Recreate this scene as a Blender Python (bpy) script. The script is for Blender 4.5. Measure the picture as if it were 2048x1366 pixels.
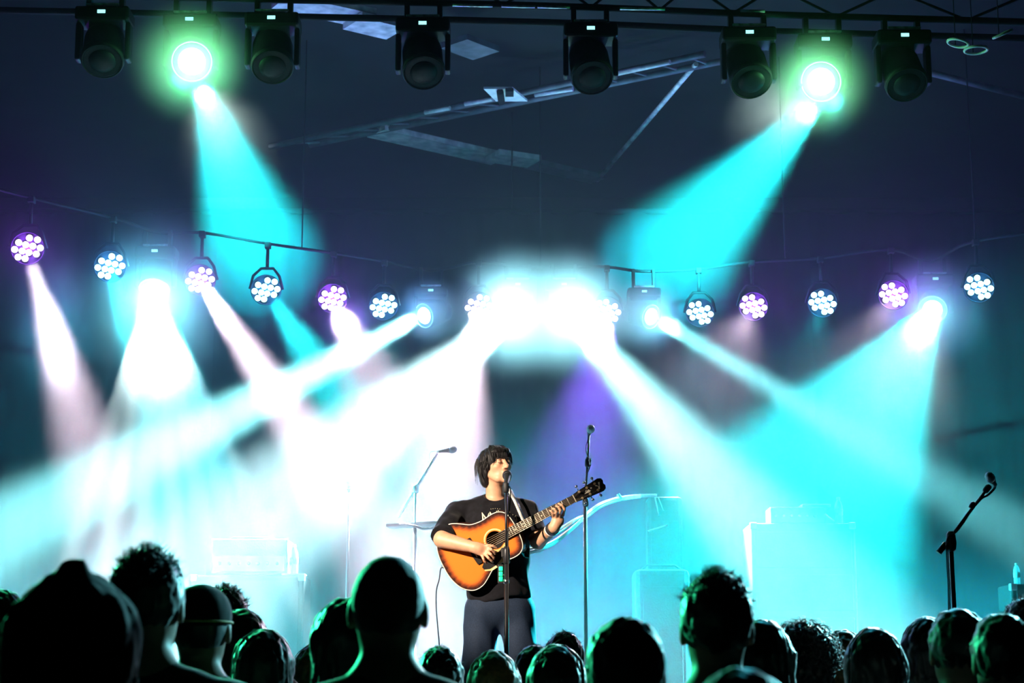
import bpy, bmesh, math, random
import numpy as np
from mathutils import Vector, Matrix, Euler

for _o in list(bpy.data.objects):
    bpy.data.objects.remove(_o, do_unlink=True)
SC = bpy.context.scene
COL = SC.collection
PI = math.pi

# ------------------------------------------------------------------ camera
IMG_W, IMG_H, FPX = 2048.0, 1366.0, 3600.0
CAM = Vector((0.0, 0.0, 1.45))
PITCH = math.atan(712.0 / FPX)
_cam = bpy.data.cameras.new('camera')
_cam.sensor_width = 36.0
_cam.lens = 36.0 * FPX / IMG_W
_cam.clip_start, _cam.clip_end = 0.05, 200.0
_cam.dof.use_dof = True
_cam.dof.focus_distance = 10.0
_cam.dof.aperture_fstop = 5.0
camera = bpy.data.objects.new('camera', _cam)
camera.location = CAM
camera.rotation_euler = (PI / 2 + PITCH, 0, 0)
COL.objects.link(camera)
SC.camera = camera

SC.view_settings.view_transform = 'Standard'
SC.view_settings.look = 'None'
SC.view_settings.exposure = 0.0
SC.view_settings.gamma = 1.0
SC.view_settings.use_curve_mapping = False
SC.cycles.max_bounces = 4
SC.cycles.diffuse_bounces = 2
SC.cycles.glossy_bounces = 2
SC.cycles.transmission_bounces = 4
SC.cycles.volume_bounces = 0
SC.cycles.adaptive_threshold = 0.03
SC.cycles.volume_step_rate = 3.0
SC.cycles.caustics_reflective = False
SC.cycles.caustics_refractive = False


def ray(px, py):
    u, v = (px - IMG_W / 2) / FPX, -(py - IMG_H / 2) / FPX
    c, s = math.cos(PITCH), math.sin(PITCH)
    return Vector((u, c - v * s, s + v * c))


def at(px, py, y):            # the point on that pixel's line of sight at distance y into the room
    d = ray(px, py)
    return CAM + d * (y / d.y)


def at_z(px, py, z):          # ... where it meets a level surface at height z
    d = ray(px, py)
    return CAM + d * ((z - CAM.z) / d.z)


# ------------------------------------------------------------------ dark hall: all light comes from its lamps and from added ones
HAZE = 0.022
world = bpy.data.worlds.new('dark_hall')
SC.world = world
world.use_nodes = True
world.node_tree.nodes['Background'].inputs[0].default_value = (0.0, 0.0, 0.0, 1)
world.node_tree.nodes['Background'].inputs[1].default_value = 0.0

# ------------------------------------------------------------------ stage lamps
STAGE_Z = 1.07
TRUSS_Z = 4.72                # lamp faces on the rear truss
BW = 1.75                     # all beam wattages follow the thinness of the haze
FRONT_Y = 11.4                # the front truss
CYAN = (0.01, 0.90, 1.0)
LAV = (1.0, 0.80, 0.98)


def spot(parent, loc, target, watt, color, angle, blend=1.0, radius=0.05, name='beam'):
    l = bpy.data.lights.new(name, 'SPOT')
    l.energy = watt
    l.color = color
    l.spot_size = math.radians(angle)
    l.spot_blend = blend
    l.shadow_soft_size = radius
    o = bpy.data.objects.new(name, l)
    o.location = loc
    o.rotation_euler = (Vector(target) - Vector(loc)).to_track_quat('-Z', 'Y').to_euler()
    COL.objects.link(o)
    if parent is not None:
        o.parent = parent
        o.matrix_parent_inverse = parent.matrix_basis.inverted()
    return o


def glow(parent, loc, watt, color, radius=0.06, name='halo_light'):  # extra point light added by a lamp to feed its halo and tint the haze
    l = bpy.data.lights.new(name, 'POINT')
    l.energy = watt
    l.color = color
    l.shadow_soft_size = radius
    o = bpy.data.objects.new(name, l)
    o.location = loc
    COL.objects.link(o)
    if parent is not None:
        o.parent = parent
        o.matrix_parent_inverse = parent.matrix_basis.inverted()
    return o

# ------------------------------------------------------------------ materials
_M = {}


def mat(name, color, rough=0.5, metal=0.0, vary=0.25, scale=12.0, bump=0.0, emit=None, strength=0.0,
        spec=0.5, sheen=0.0, trans=0.0, alpha=1.0, sheen_rough=0.4):
    if name in _M:
        return _M[name]
    m = bpy.data.materials.new(name)
    m.use_nodes = True
    n, l = m.node_tree.nodes, m.node_tree.links
    b = n['Principled BSDF']
    tc = n.new('ShaderNodeTexCoord')
    nz = n.new('ShaderNodeTexNoise')
    nz.inputs['Scale'].default_value = scale
    nz.inputs['Detail'].default_value = 4
    l.new(tc.outputs['Object'], nz.inputs['Vector'])
    cr = n.new('ShaderNodeValToRGB')
    lo = tuple(c * (1 - vary) for c in color) + (1,)
    hi = tuple(min(1, c * (1 + vary)) for c in color) + (1,)
    cr.color_ramp.elements[0].position, cr.color_ramp.elements[0].color = 0.3, lo
    cr.color_ramp.elements[1].position, cr.color_ramp.elements[1].color = 0.7, hi
    l.new(nz.outputs['Fac'], cr.inputs['Fac'])
    l.new(cr.outputs['Color'], b.inputs['Base Color'])
    b.inputs['Roughness'].default_value = rough
    b.inputs['Metallic'].default_value = metal
    b.inputs['Specular IOR Level'].default_value = spec
    b.inputs['Sheen Weight'].default_value = sheen
    b.inputs['Sheen Roughness'].default_value = sheen_rough
    b.inputs['Transmission Weight'].default_value = trans
    b.inputs['Alpha'].default_value = alpha
    if bump:
        bp = n.new('ShaderNodeBump')
        bp.inputs['Strength'].default_value = bump
        bp.inputs['Distance'].default_value = 0.01
        l.new(nz.outputs['Fac'], bp.inputs['Height'])
        l.new(bp.outputs['Normal'], b.inputs['Normal'])
    if emit:
        b.inputs['Emission Color'].default_value = tuple(emit) + (1,)
        b.inputs['Emission Strength'].default_value = strength
        m.cycles.emission_sampling = 'NONE'
    _M[name] = m
    return m


# ------------------------------------------------------------------ mesh building
class MB:
    def __init__(self):
        self.v, self.f, self.s = [], [], []

    def add(self, vs, fs, smooth=True):
        o = len(self.v)
        self.v += [tuple(p) for p in vs]
        self.f += [tuple(i + o for i in q) for q in fs]
        self.s += [smooth] * len(fs)
        return self

    def box(self, c, size, rot=None, bevel=0.0):
        sx, sy, sz = (s / 2 for s in size)
        if bevel <= 0:
            vs = [(x, y, z) for x in (-sx, sx) for y in (-sy, sy) for z in (-sz, sz)]
            fs = [(0, 1, 3, 2), (4, 6, 7, 5), (0, 4, 5, 1), (2, 3, 7, 6), (0, 2, 6, 4), (1, 5, 7, 3)]
        else:
            bm = bmesh.new()
            bmesh.ops.create_cube(bm, size=1.0)
            for v in bm.verts:
                v.co = Vector((v.co.x * 2 * sx, v.co.y * 2 * sy, v.co.z * 2 * sz))
            bmesh.ops.bevel(bm, geom=list(bm.edges), offset=bevel, segments=2, affect='EDGES', profile=0.5)
            bm.verts.ensure_lookup_table()
            for i, v in enumerate(bm.verts):
                v.index = i
            vs = [tuple(v.co) for v in bm.verts]
            fs = [tuple(v.index for v in f.verts) for f in bm.faces]
            bm.free()
        R = rot.to_matrix() if isinstance(rot, Euler) else rot
        c = Vector(c)
        vs = [(R @ Vector(p) if R else Vector(p)) + c for p in vs]
        return self.add(vs, fs, False)

    def tube(self, pts, r, n=10, caps=True, closed=False):
        pts = [Vector(p) for p in pts]
        m = len(pts)
        rs = r if isinstance(r, (list, tuple)) else [r] * m
        vs, fs = [], []
        ref = None
        for i, p in enumerate(pts):
            a, b = pts[max(i - 1, 0)], pts[min(i + 1, m - 1)]
            if closed:
                a, b = pts[i - 1], pts[(i + 1) % m]
            t = (b - a)
            t = t.normalized() if t.length > 1e-9 else Vector((0, 0, 1))
            if ref is None:
                ref = t.orthogonal().normalized()
            ref = (ref - t * ref.dot(t))
            ref = ref.normalized() if ref.length > 1e-6 else t.orthogonal().normalized()
            bi = t.cross(ref)
            for k in range(n):
                an = 2 * PI * k / n
                vs.append(p + (ref * math.cos(an) + bi * math.sin(an)) * rs[i])
        for i in range(m if closed else m - 1):
            j = (i + 1) % m
            for k in range(n):
                k2 = (k + 1) % n
                fs.append((i * n + k, i * n + k2, j * n + k2, j * n + k))
        self.add(vs, fs, True)
        if caps and not closed:
            o = len(self.v) - len(vs)
            self.f.append(tuple(o + k for k in reversed(range(n))))
            self.f.append(tuple(o + (m - 1) * n + k for k in range(n)))
            self.s += [False, False]
        return self

    def lathe(self, prof, M=None, n=24, cap=True):       # prof: (radius, height) along local z
        M = M or Matrix.Identity(4)
        vs, fs = [], []
        for r, h in prof:
            for k in range(n):
                a = 2 * PI * k / n
                vs.append(M @ Vector((r * math.cos(a), r * math.sin(a), h)))
        m = len(prof)
        for i in range(m - 1):
            for k in range(n):
                k2 = (k + 1) % n
                fs.append((i * n + k, i * n + k2, (i + 1) * n + k2, (i + 1) * n + k))
        self.add(vs, fs, True)
        if cap:
            o = len(self.v) - len(vs)
            self.f.append(tuple(o + k for k in reversed(range(n))))
            self.f.append(tuple(o + (m - 1) * n + k for k in range(n)))
            self.s += [False, False]
        return self

    def prism(self, poly, z0, z1, M=None):               # closed 2d outline extruded along local z
        M = M or Matrix.Identity(4)
        n = len(poly)
        vs = [M @ Vector((x, y, z0)) for x, y in poly] + [M @ Vector((x, y, z1)) for x, y in poly]
        fs = [tuple(reversed(range(n))), tuple(range(n, 2 * n))]
        fs += [(i, (i + 1) % n, n + (i + 1) % n, n + i) for i in range(n)]
        return self.add(vs, fs, False)

    def mesh(self, name, off=None):
        me = bpy.data.meshes.new(name)
        v = self.v if off is None else [(p[0] - off[0], p[1] - off[1], p[2] - off[2]) for p in self.v]
        me.from_pydata(v, [], self.f)
        me.polygons.foreach_set('use_smooth', self.s)
        me.update()
        return me

    def build(self, name, m, parent=None, off=None):
        return link(name, self.mesh(name, off), m, parent)


def link(name, me, m, parent=None):
    o = bpy.data.objects.new(name, me)
    if m is not None and not me.materials:
        me.materials.append(m)
    COL.objects.link(o)
    if parent is not None:
        o.parent = parent
    return o


def tag(o, label=None, cat=None, group=None, kind=None):
    if label:
        o['label'] = label
    if cat:
        o['category'] = cat
    if group:
        o['group'] = group
    if kind:
        o['kind'] = kind
    return o


def thing(name, loc, label, cat, group=None, kind=None):
    o = bpy.data.objects.new(name, None)
    o.empty_display_size = 0.1
    o.location = loc
    COL.objects.link(o)
    return tag(o, label, cat, group, kind)


def frame(origin, zdir, up=(0, 0, 1)):                   # matrix whose local z points along zdir
    z = Vector(zdir).normalized()
    x = Vector(up).cross(z)
    x = x.normalized() if x.length > 1e-6 else z.orthogonal().normalized()
    y = z.cross(x)
    M = Matrix((x, y, z)).transposed().to_4x4()
    M.translation = Vector(origin)
    return M


def smooth_path(pts, n=8):                               # Catmull-Rom through the points
    P = [Vector(p) for p in pts]
    P = [P[0] * 2 - P[1]] + P + [P[-1] * 2 - P[-2]]
    out = []
    for i in range(1, len(P) - 2):
        for k in range(n):
            t = k / n
            a, b, c, d = P[i - 1], P[i], P[i + 1], P[i + 2]
            out.append(0.5 * ((2 * b) + (c - a) * t + (2 * a - 5 * b + 4 * c - d) * t * t
                              + (3 * b - a - 3 * c + d) * t ** 3))
    out.append(P[-2])
    return out


# ------------------------------------------------------------------ bodies: blended solids, meshed by surface nets
def s_cap(p, a, b, ra, rb):
    a, b = np.asarray(a, float), np.asarray(b, float)
    ab = b - a
    t = np.clip(((p - a) @ ab) / max(ab @ ab, 1e-12), 0, 1)
    return np.linalg.norm(p - a - t[:, None] * ab, axis=1) - (ra + (rb - ra) * t)


def s_ell(p, c, r, R=None):
    q = p - np.asarray(c, float)
    if R is not None:
        q = q @ np.asarray(R)
    r = np.asarray(r, float)
    k0 = np.linalg.norm(q / r, axis=1)
    k1 = np.linalg.norm(q / (r * r), axis=1)
    return np.where(k1 > 1e-9, k0 * (k0 - 1) / np.maximum(k1, 1e-9), -r.min())


def s_min(a, b, k):
    if k <= 0:
        return np.minimum(a, b)
    h = np.clip(0.5 + 0.5 * (b - a) / k, 0, 1)
    return b + (a - b) * h - k * h * (1 - h)


def s_max(a, b, k):
    return -s_min(-a, -b, k)


def blend(p, prims, d=None):
    """prims: ('c',a,b,ra,rb,k) capsule, ('e',c,r,k[,R]) ellipsoid, ('-e',...) / ('-c',...) carved away"""
    for q in prims:
        s = q[0].startswith('-')
        if q[0][-1] == 'c':
            e, k = s_cap(p, *q[1:5]), q[5]
        else:
            e, k = s_ell(p, q[1], q[2], q[4] if len(q) > 4 else None), q[3]
        if d is None:
            d = e
        else:
            d = s_max(d, -e, k) if s else s_min(d, e, k)
    return d


def nets(fn, lo, hi, h, coarse=4):
    lo, hi = np.asarray(lo, float), np.asarray(hi, float)
    nb = np.ceil((hi - lo) / (h * coarse)).astype(int) + 1
    n = nb * coarse
    H = h * coarse
    gc = np.stack(np.meshgrid(*[lo[i] + (np.arange(nb[i]) + 0.5) * H - h * 0.5 for i in range(3)], indexing='ij'), -1)
    dc = fn(gc.reshape(-1, 3)).reshape(nb)
    D = np.repeat(np.repeat(np.repeat(dc, coarse, 0), coarse, 1), coarse, 2).astype(np.float32)
    near = np.abs(dc) < H * 1.9
    near = np.repeat(np.repeat(np.repeat(near, coarse, 0), coarse, 1), coarse, 2)
    idx = np.argwhere(near)
    for s in range(0, len(idx), 400000):
        i = idx[s:s + 400000]
        D[i[:, 0], i[:, 1], i[:, 2]] = fn(lo + i * h)
    neg = D < 0
    c = np.zeros(n - 1, np.int8)
    for dx in (0, 1):
        for dy in (0, 1):
            for dz in (0, 1):
                c += neg[dx:n[0] - 1 + dx, dy:n[1] - 1 + dy, dz:n[2] - 1 + dz]
    cells = np.argwhere((c > 0) & (c < 8))
    ids = np.full(n - 1, -1, np.int64)
    ids[cells[:, 0], cells[:, 1], cells[:, 2]] = np.arange(len(cells))
    acc = np.zeros((len(cells), 3))
    cnt = np.zeros(len(cells))
    cor = [(0, 0, 0), (1, 0, 0), (0, 1, 0), (1, 1, 0), (0, 0, 1), (1, 0, 1), (0, 1, 1), (1, 1, 1)]
    val = [D[cells[:, 0] + a, cells[:, 1] + b, cells[:, 2] + e] for a, b, e in cor]
    for i in range(8):
        for j in range(i + 1, 8):
            if sum(abs(cor[i][k] - cor[j][k]) for k in range(3)) != 1:
                continue
            m = (val[i] < 0) != (val[j] < 0)
            t = val[i][m] / (val[i][m] - val[j][m])
            a, b = np.array(cor[i], float), np.array(cor[j], float)
            acc[m] += a + t[:, None] * (b - a)
            cnt[m] += 1
    V = lo + (cells + acc / cnt[:, None]) * h
    Q = []
    for ax in range(3):
        sl0 = [slice(None)] * 3
        sl1 = [slice(None)] * 3
        sl0[ax], sl1[ax] = slice(0, -1), slice(1, None)
        A, B = neg[tuple(sl0)], neg[tuple(sl1)]
        e = np.argwhere(A != B)
        u, v = (ax + 1) % 3, (ax + 2) % 3
        ok = (e[:, u] > 0) & (e[:, v] > 0) & (e[:, u] < n[u] - 1) & (e[:, v] < n[v] - 1)
        e = e[ok]
        fl = A[e[:, 0], e[:, 1], e[:, 2]]

        def at_(du, dv):
            q = e.copy()
            q[:, u] -= du
            q[:, v] -= dv
            return ids[q[:, 0], q[:, 1], q[:, 2]]
        q = np.stack([at_(1, 1), at_(0, 1), at_(0, 0), at_(1, 0)], 1)
        q[~fl] = q[~fl][:, ::-1]
        Q.append(q)
    return V, np.concatenate(Q)


def np_mesh(name, V, Q):
    me = bpy.data.meshes.new(name)
    me.vertices.add(len(V))
    me.vertices.foreach_set('co', np.ascontiguousarray(V, np.float32).ravel())
    me.loops.add(Q.size)
    me.loops.foreach_set('vertex_index', Q.ravel().astype(np.int32))
    me.polygons.add(len(Q))
    me.polygons.foreach_set('loop_start', np.arange(0, Q.size, 4, dtype=np.int32))
    me.polygons.foreach_set('loop_total', np.full(len(Q), 4, np.int32))
    me.polygons.foreach_set('use_smooth', np.ones(len(Q), bool))
    me.update(calc_edges=True)
    me.validate()
    return me


def wob(p, f, seed=0):                                   # cheap smooth noise for folds and locks
    s = seed * 1.7
    return (np.sin(p[:, 0] * f + 1.3 * np.sin(p[:, 2] * f * 0.7 + s) + s)
            * np.sin(p[:, 1] * f * 1.1 + 1.1 * np.sin(p[:, 0] * f * 0.8 - s) + 2 * s)
            * np.sin(p[:, 2] * f * 0.9 + 1.2 * np.sin(p[:, 1] * f * 0.6 + s) + 3 * s))

# ------------------------------------------------------------------ the hall
CEIL_Z = 6.65
m_black = mat('black paint', (0.006, 0.006, 0.008), 0.85, vary=0.4, scale=3, spec=0.2)
m_wall = mat('dark hall wall', (0.006, 0.006, 0.010), 0.9, vary=0.4, scale=2, spec=0.1)
m_floor = mat('worn dark floor', (0.02, 0.02, 0.022), 0.6, vary=0.4, scale=5, bump=0.1)
m_stage = mat('black stage deck', (0.012, 0.012, 0.014), 0.5, vary=0.4, scale=6, bump=0.1)


def slab(name, c, s, m):
    return tag(MB().box(c, s).build(name, m), kind='structure')


slab('floor', (0, 8, -0.05), (20, 24, 0.1), m_floor)
slab('ceiling', (0, 8, CEIL_Z + 0.35), (20, 24, 0.1), m_black)
slab('wall_back', (0, 19.6, 3.3), (20, 0.2, 7.4), m_wall)
slab('wall_left', (-10, 8, 3.3), (0.2, 24, 7.4), m_wall)
slab('wall_right', (10, 8, 3.3), (0.2, 24, 7.4), m_wall)
slab('wall_front', (0, -4, 3.3), (20, 0.2, 7.4), m_wall)
_st = tag(MB().box((0, 13.9, STAGE_Z / 2), (17, 10.6, STAGE_Z)).build('stage', m_stage),
          'raised black stage the musician stands on', 'stage', kind='structure')

# steelwork under the ceiling; stage light put into its pale and dim steel copies
m_steel_lit = mat('steel coloured as lit', (0.75, 0.82, 0.88), 0.5, 0.2, vary=0.5, scale=9)
m_dim = mat('steel coloured as dim', (0.10, 0.10, 0.13), 0.6, 0.2, vary=0.4, scale=9)


def beam(name, p, q, w, h, m, label, cat, z=CEIL_Z):
    a, b = at_z(*p, z), at_z(*q, z)
    t = (b - a).normalized()
    R = Matrix((t, Vector((-t.y, t.x, 0)), Vector((0, 0, 1)))).transposed()
    return tag(MB().box((a + b) / 2, ((b - a).length, w, h), R).build(name, m), label, cat)


beam('ceiling_girder', (752, 262), (1000, 318), 0.30, 0.05, m_steel_lit,
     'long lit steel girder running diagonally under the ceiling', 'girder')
beam('ceiling_girder', (985, 311), (1068, 323), 0.30, 0.05, mat('steel coloured as brightly lit', (0.8, 0.85, 0.9), 0.4, 0.2, vary=0.3),
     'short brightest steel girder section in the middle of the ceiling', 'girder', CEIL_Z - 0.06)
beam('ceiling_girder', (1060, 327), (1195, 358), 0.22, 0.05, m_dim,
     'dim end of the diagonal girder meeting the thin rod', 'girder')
beam('ceiling_girder', (560, -2), (735, 36), 0.32, 0.05, m_steel_lit,
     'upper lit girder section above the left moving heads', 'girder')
beam('ceiling_girder', (705, 41), (792, 62), 0.30, 0.05, m_steel_lit,
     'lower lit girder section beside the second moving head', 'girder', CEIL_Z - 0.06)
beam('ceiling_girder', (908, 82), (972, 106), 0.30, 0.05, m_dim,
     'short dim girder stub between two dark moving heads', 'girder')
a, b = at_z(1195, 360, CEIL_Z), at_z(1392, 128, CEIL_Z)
tag(MB().tube([a, b], 0.022, 8).build('ceiling_rod', m_steel_lit), 'thin steel rod rising to the upper right under the ceiling', 'rod')
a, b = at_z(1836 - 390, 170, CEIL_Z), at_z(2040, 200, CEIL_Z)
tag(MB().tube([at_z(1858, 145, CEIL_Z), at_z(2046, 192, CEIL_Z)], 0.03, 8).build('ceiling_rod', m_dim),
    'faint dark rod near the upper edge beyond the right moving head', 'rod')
duct = thing('cable_tray', at_z(1000, 200, CEIL_Z), 'long twin-railed cable tray slanting across the ceiling', 'cable tray')
o = duct.location
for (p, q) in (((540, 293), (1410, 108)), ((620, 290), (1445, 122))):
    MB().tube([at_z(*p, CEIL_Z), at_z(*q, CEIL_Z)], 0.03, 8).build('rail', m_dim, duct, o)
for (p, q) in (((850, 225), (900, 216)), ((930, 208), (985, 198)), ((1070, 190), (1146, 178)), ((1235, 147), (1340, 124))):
    MB().tube([at_z(*p, CEIL_Z - 0.03), at_z(*q, CEIL_Z - 0.03)], 0.022, 8).build('lit_rail', m_steel_lit, duct, o)  # pale rail stretches, caught light put into their colour
for k in range(14):
    t = (k + 0.5) / 14
    MB().tube([at_z(540 + 870 * t, 293 - 185 * t, CEIL_Z), at_z(620 + 825 * t, 290 - 168 * t, CEIL_Z)], 0.012, 6).build('rung', m_dim, duct, o)
m_plate = mat('white ceiling plate', (0.9, 0.95, 1.0), 0.5, vary=0.25, scale=14)
pl = thing('ceiling_panel', at_z(1010, 190, CEIL_Z - 0.1), 'pale square panel with a dark hanger under the ceiling', 'panel')
MB().prism([tuple(at_z(x, y, CEIL_Z - .1).xy - pl.location.xy) for x, y in ((967, 178), (1025, 178), (1055, 203), (992, 203))], 0, 0.02).build('plate', m_plate, pl)
MB().tube([at_z(1000, 183, CEIL_Z - .12), at_z(1003, 204, CEIL_Z - .12)], 0.03, 8).build('hanger', m_black, pl, pl.location)
MB().box(at_z(1019, 185, CEIL_Z - .12) - pl.location, (0.07, 0.14, 0.03)).build('notch_cover', m_black, pl)

m_ring = mat('lit ring', (0.85, 0.92, 1.0), 0.4, vary=0.1)
for (x, y, tilt, rr, lab) in ((2005, 68, (0.25, 0.45), 0.062, 'small steel ring tilted upward at the top corner of the hall'),
                              (1952, 100, (0.0, 0.0), 0.072, 'flat steel ring hanging lowest near the top corner'),
                              (1916, 86, (0.02, -0.25), 0.066, 'thin steel ring seen edge-on beside the flat ring')):
    c = at(x, y, 11.0)
    M = Matrix.Translation(c) @ Euler((tilt[0], -tilt[1], 0)).to_matrix().to_4x4()
    r = thing('hanging_ring', c, lab, 'ring')
    MB().tube([M @ Vector((rr * math.cos(k * PI / 16), rr * math.sin(k * PI / 16), 0)) for k in range(32)], 0.009, 8, closed=True).build('hoop', m_ring, r, c)
    MB().tube([M @ Vector((0, rr, 0)), Vector((c.x, c.y + rr, CEIL_Z + 0.3))], 0.003, 6).build('wire', m_black, r, c)

# black drape added behind the rear truss to end the front lamps' beams
dr = thing('beam_stop_curtain', (0, 16.5, STAGE_Z), 'added black pleated curtain stopping the beams at the back of the stage', 'curtain')
m_drape = mat('black drape', (0.002, 0.002, 0.003), 0.95, vary=0.3, scale=4, spec=0.05)
for k in range(6):
    x0, x1 = -8.4 + k * 2.8, -8.4 + (k + 1) * 2.8
    vs, fs = [], []
    n = 56
    for i in range(n + 1):
        x = x0 + (x1 - x0) * i / n
        d = 0.06 * math.sin(x * 15 + 0.6 * math.sin(x * 3.1))
        for z in (0.01, 4.88):
            vs.append((x, d, z))
    for i in range(n):
        fs.append((i * 2, i * 2 + 2, i * 2 + 3, i * 2 + 1))
    MB().add(vs, fs).build('drape_panel', m_drape, dr)
MB().tube([(-8.5, 0, 4.9), (8.5, 0, 4.9)], 0.03, 8).build('curtain_rail', m_drape, dr)
for x in (-6, 0, 6):
    MB().tube([(x, 0, 4.9), (x, 0, CEIL_Z + 0.3 - STAGE_Z)], 0.008, 6).build('hanging_cable', m_drape, dr)

# stage haze: an even mist filling the space over the stage, clear air over the crowd
m_haze = bpy.data.materials.new('stage haze')
m_haze.use_nodes = True
_n, _l = m_haze.node_tree.nodes, m_haze.node_tree.links
_n.clear()
_out = _n.new('ShaderNodeOutputMaterial')
_vs = _n.new('ShaderNodeVolumeScatter')
_vs.inputs['Color'].default_value = (1, 1, 1, 1)
_vs.inputs['Density'].default_value = HAZE
_vs.inputs['Anisotropy'].default_value = 0.25
_l.new(_vs.outputs[0], _out.inputs['Volume'])
hz = MB().box((0, (10.6 + 16.38) / 2, (STAGE_Z + 0.003 + 6.93) / 2), (16.6, 16.38 - 10.6, 6.93 - STAGE_Z - 0.003)).build('haze', m_haze)
tag(hz, 'thin glowing haze hanging over the whole stage', 'haze', kind='stuff')

# ------------------------------------------------------------------ trusses and lamps
m_truss = mat('black truss', (0.004, 0.004, 0.005), 0.7, 0.0, vary=0.3, spec=0.1)
m_tlit = mat('metal coloured as lit', (0.55, 0.6, 0.65), 0.35, 0.5, vary=0.5, scale=20)  # pale metal with caught light put into its colour
m_case = mat('black lamp housing', (0.004, 0.004, 0.005), 0.6, vary=0.3, scale=20, spec=0.15)
m_lens_c = mat('cyan lens', (0.5, 0.9, 1), 0.2, emit=(0.45, 1.0, 1.0), strength=7)
m_lens_l = mat('lavender lens', (1, 0.9, 1), 0.2, emit=(1.0, 0.82, 0.90), strength=5)
m_hot = mat('white hot lens', (1, 1, 1), 0.2, emit=(0.75, 1.0, 0.95), strength=30)
m_dead = mat('dark lamp glass', (0.004, 0.005, 0.007), 0.5, vary=0.2, spec=0.15)
m_lcd = mat('lamp display', (0.3, 0.9, 1), 0.3, emit=(0.35, 0.95, 1.0), strength=1.6)


def puff(c, R, dens, label, squash=(1, 1, 1), noise=0.0, color=(1, 1, 1), g=0.0):  # mist balls added as lamp halos, apart from the two smoke wisps
    """a ball of denser mist thinning out to nothing at its rim; most are added as lamp halos"""
    m = bpy.data.materials.new('mist')
    m.use_nodes = True
    n, l = m.node_tree.nodes, m.node_tree.links
    n.clear()
    out = n.new('ShaderNodeOutputMaterial')
    vs = n.new('ShaderNodeVolumeScatter')
    vs.inputs['Color'].default_value = tuple(color) + (1,)
    vs.inputs['Anisotropy'].default_value = g
    tc = n.new('ShaderNodeTexCoord')
    ln = n.new('ShaderNodeVectorMath')
    ln.operation = 'LENGTH'
    l.new(tc.outputs['Object'], ln.inputs[0])
    mr = n.new('ShaderNodeMapRange')
    mr.inputs['From Min'].default_value, mr.inputs['From Max'].default_value = 1.0, 0.0
    mr.inputs['To Min'].default_value, mr.inputs['To Max'].default_value = 0.0, 1.0
    l.new(ln.outputs['Value'], mr.inputs['Value'])
    pw = n.new('ShaderNodeMath')
    pw.operation = 'POWER'
    pw.inputs[1].default_value = 2.2
    l.new(mr.outputs[0], pw.inputs[0])
    mu = n.new('ShaderNodeMath')
    mu.operation = 'MULTIPLY'
    mu.inputs[1].default_value = dens
    l.new(pw.outputs[0], mu.inputs[0])
    last = mu
    if noise:
        nz = n.new('ShaderNodeTexNoise')
        nz.inputs['Scale'].default_value = 2.2
        nz.inputs['Detail'].default_value = 3
        nz.inputs['Distortion'].default_value = 0.6
        l.new(tc.outputs['Object'], nz.inputs['Vector'])
        m2 = n.new('ShaderNodeMapRange')
        m2.inputs['From Min'].default_value, m2.inputs['From Max'].default_value = 0.5 - 0.5 * (1 - noise), 0.62
        l.new(nz.outputs['Fac'], m2.inputs['Value'])
        m3 = n.new('ShaderNodeMath')
        m3.operation = 'MULTIPLY'
        l.new(mu.outputs[0], m3.inputs[0])
        l.new(m2.outputs[0], m3.inputs[1])
        last = m3
    l.new(last.outputs[0], vs.inputs['Density'])
    l.new(vs.outputs[0], out.inputs['Volume'])
    bm = bmesh.new()
    bmesh.ops.create_icosphere(bm, subdivisions=3, radius=1.0)
    me = bpy.data.meshes.new('mist')
    bm.to_mesh(me)
    bm.free()
    o = link('mist', me, m)
    o.location = c
    o.scale = tuple(R * s for s in squash)
    return tag(o, label, 'mist', kind='stuff')


def rear(px, py):
    return at_z(px, py, TRUSS_Z)


_path = [(-160, 448), (55, 497), (220, 533), (312, 560), (400, 560), (532, 580), (665, 597), (767, 612), (862, 628), (957, 613), (1036, 622), (1128, 622),
         (1215, 622), (1288, 630), (1400, 626), (1507, 613), (1645, 606), (1787, 590), (1868, 612), (1958, 575), (2200, 548)]
PIPE = [rear(*p) + Vector((0, 0.04, 0.40)) for p in _path]
tr = thing('lamp_bar', PIPE[11], 'curved dark pipe carrying the row of lamps at the back', 'lamp bar')
pp = smooth_path(PIPE, 4)
MB().tube(pp, 0.013, 8).build('pipe', m_truss, tr, tr.location)
for i in (2, 22, 42, 62, 76):
    MB().tube([pp[i], Vector((pp[i].x, pp[i].y, CEIL_Z + 0.3))], 0.006, 6).build('hanging_cable', m_truss, tr, tr.location)

DOTS = [(.2, 1.45), (1.28, 1.28), (-1.2, .74), (-.26, .51), (.7, .37), (1.7, .17), (-1.7, -.23), (-.7, -.4), (.2, -.54),
        (1.2, -.7), (-1.2, -1.26), (-.26, -1.4)]
PARS = []


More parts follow.
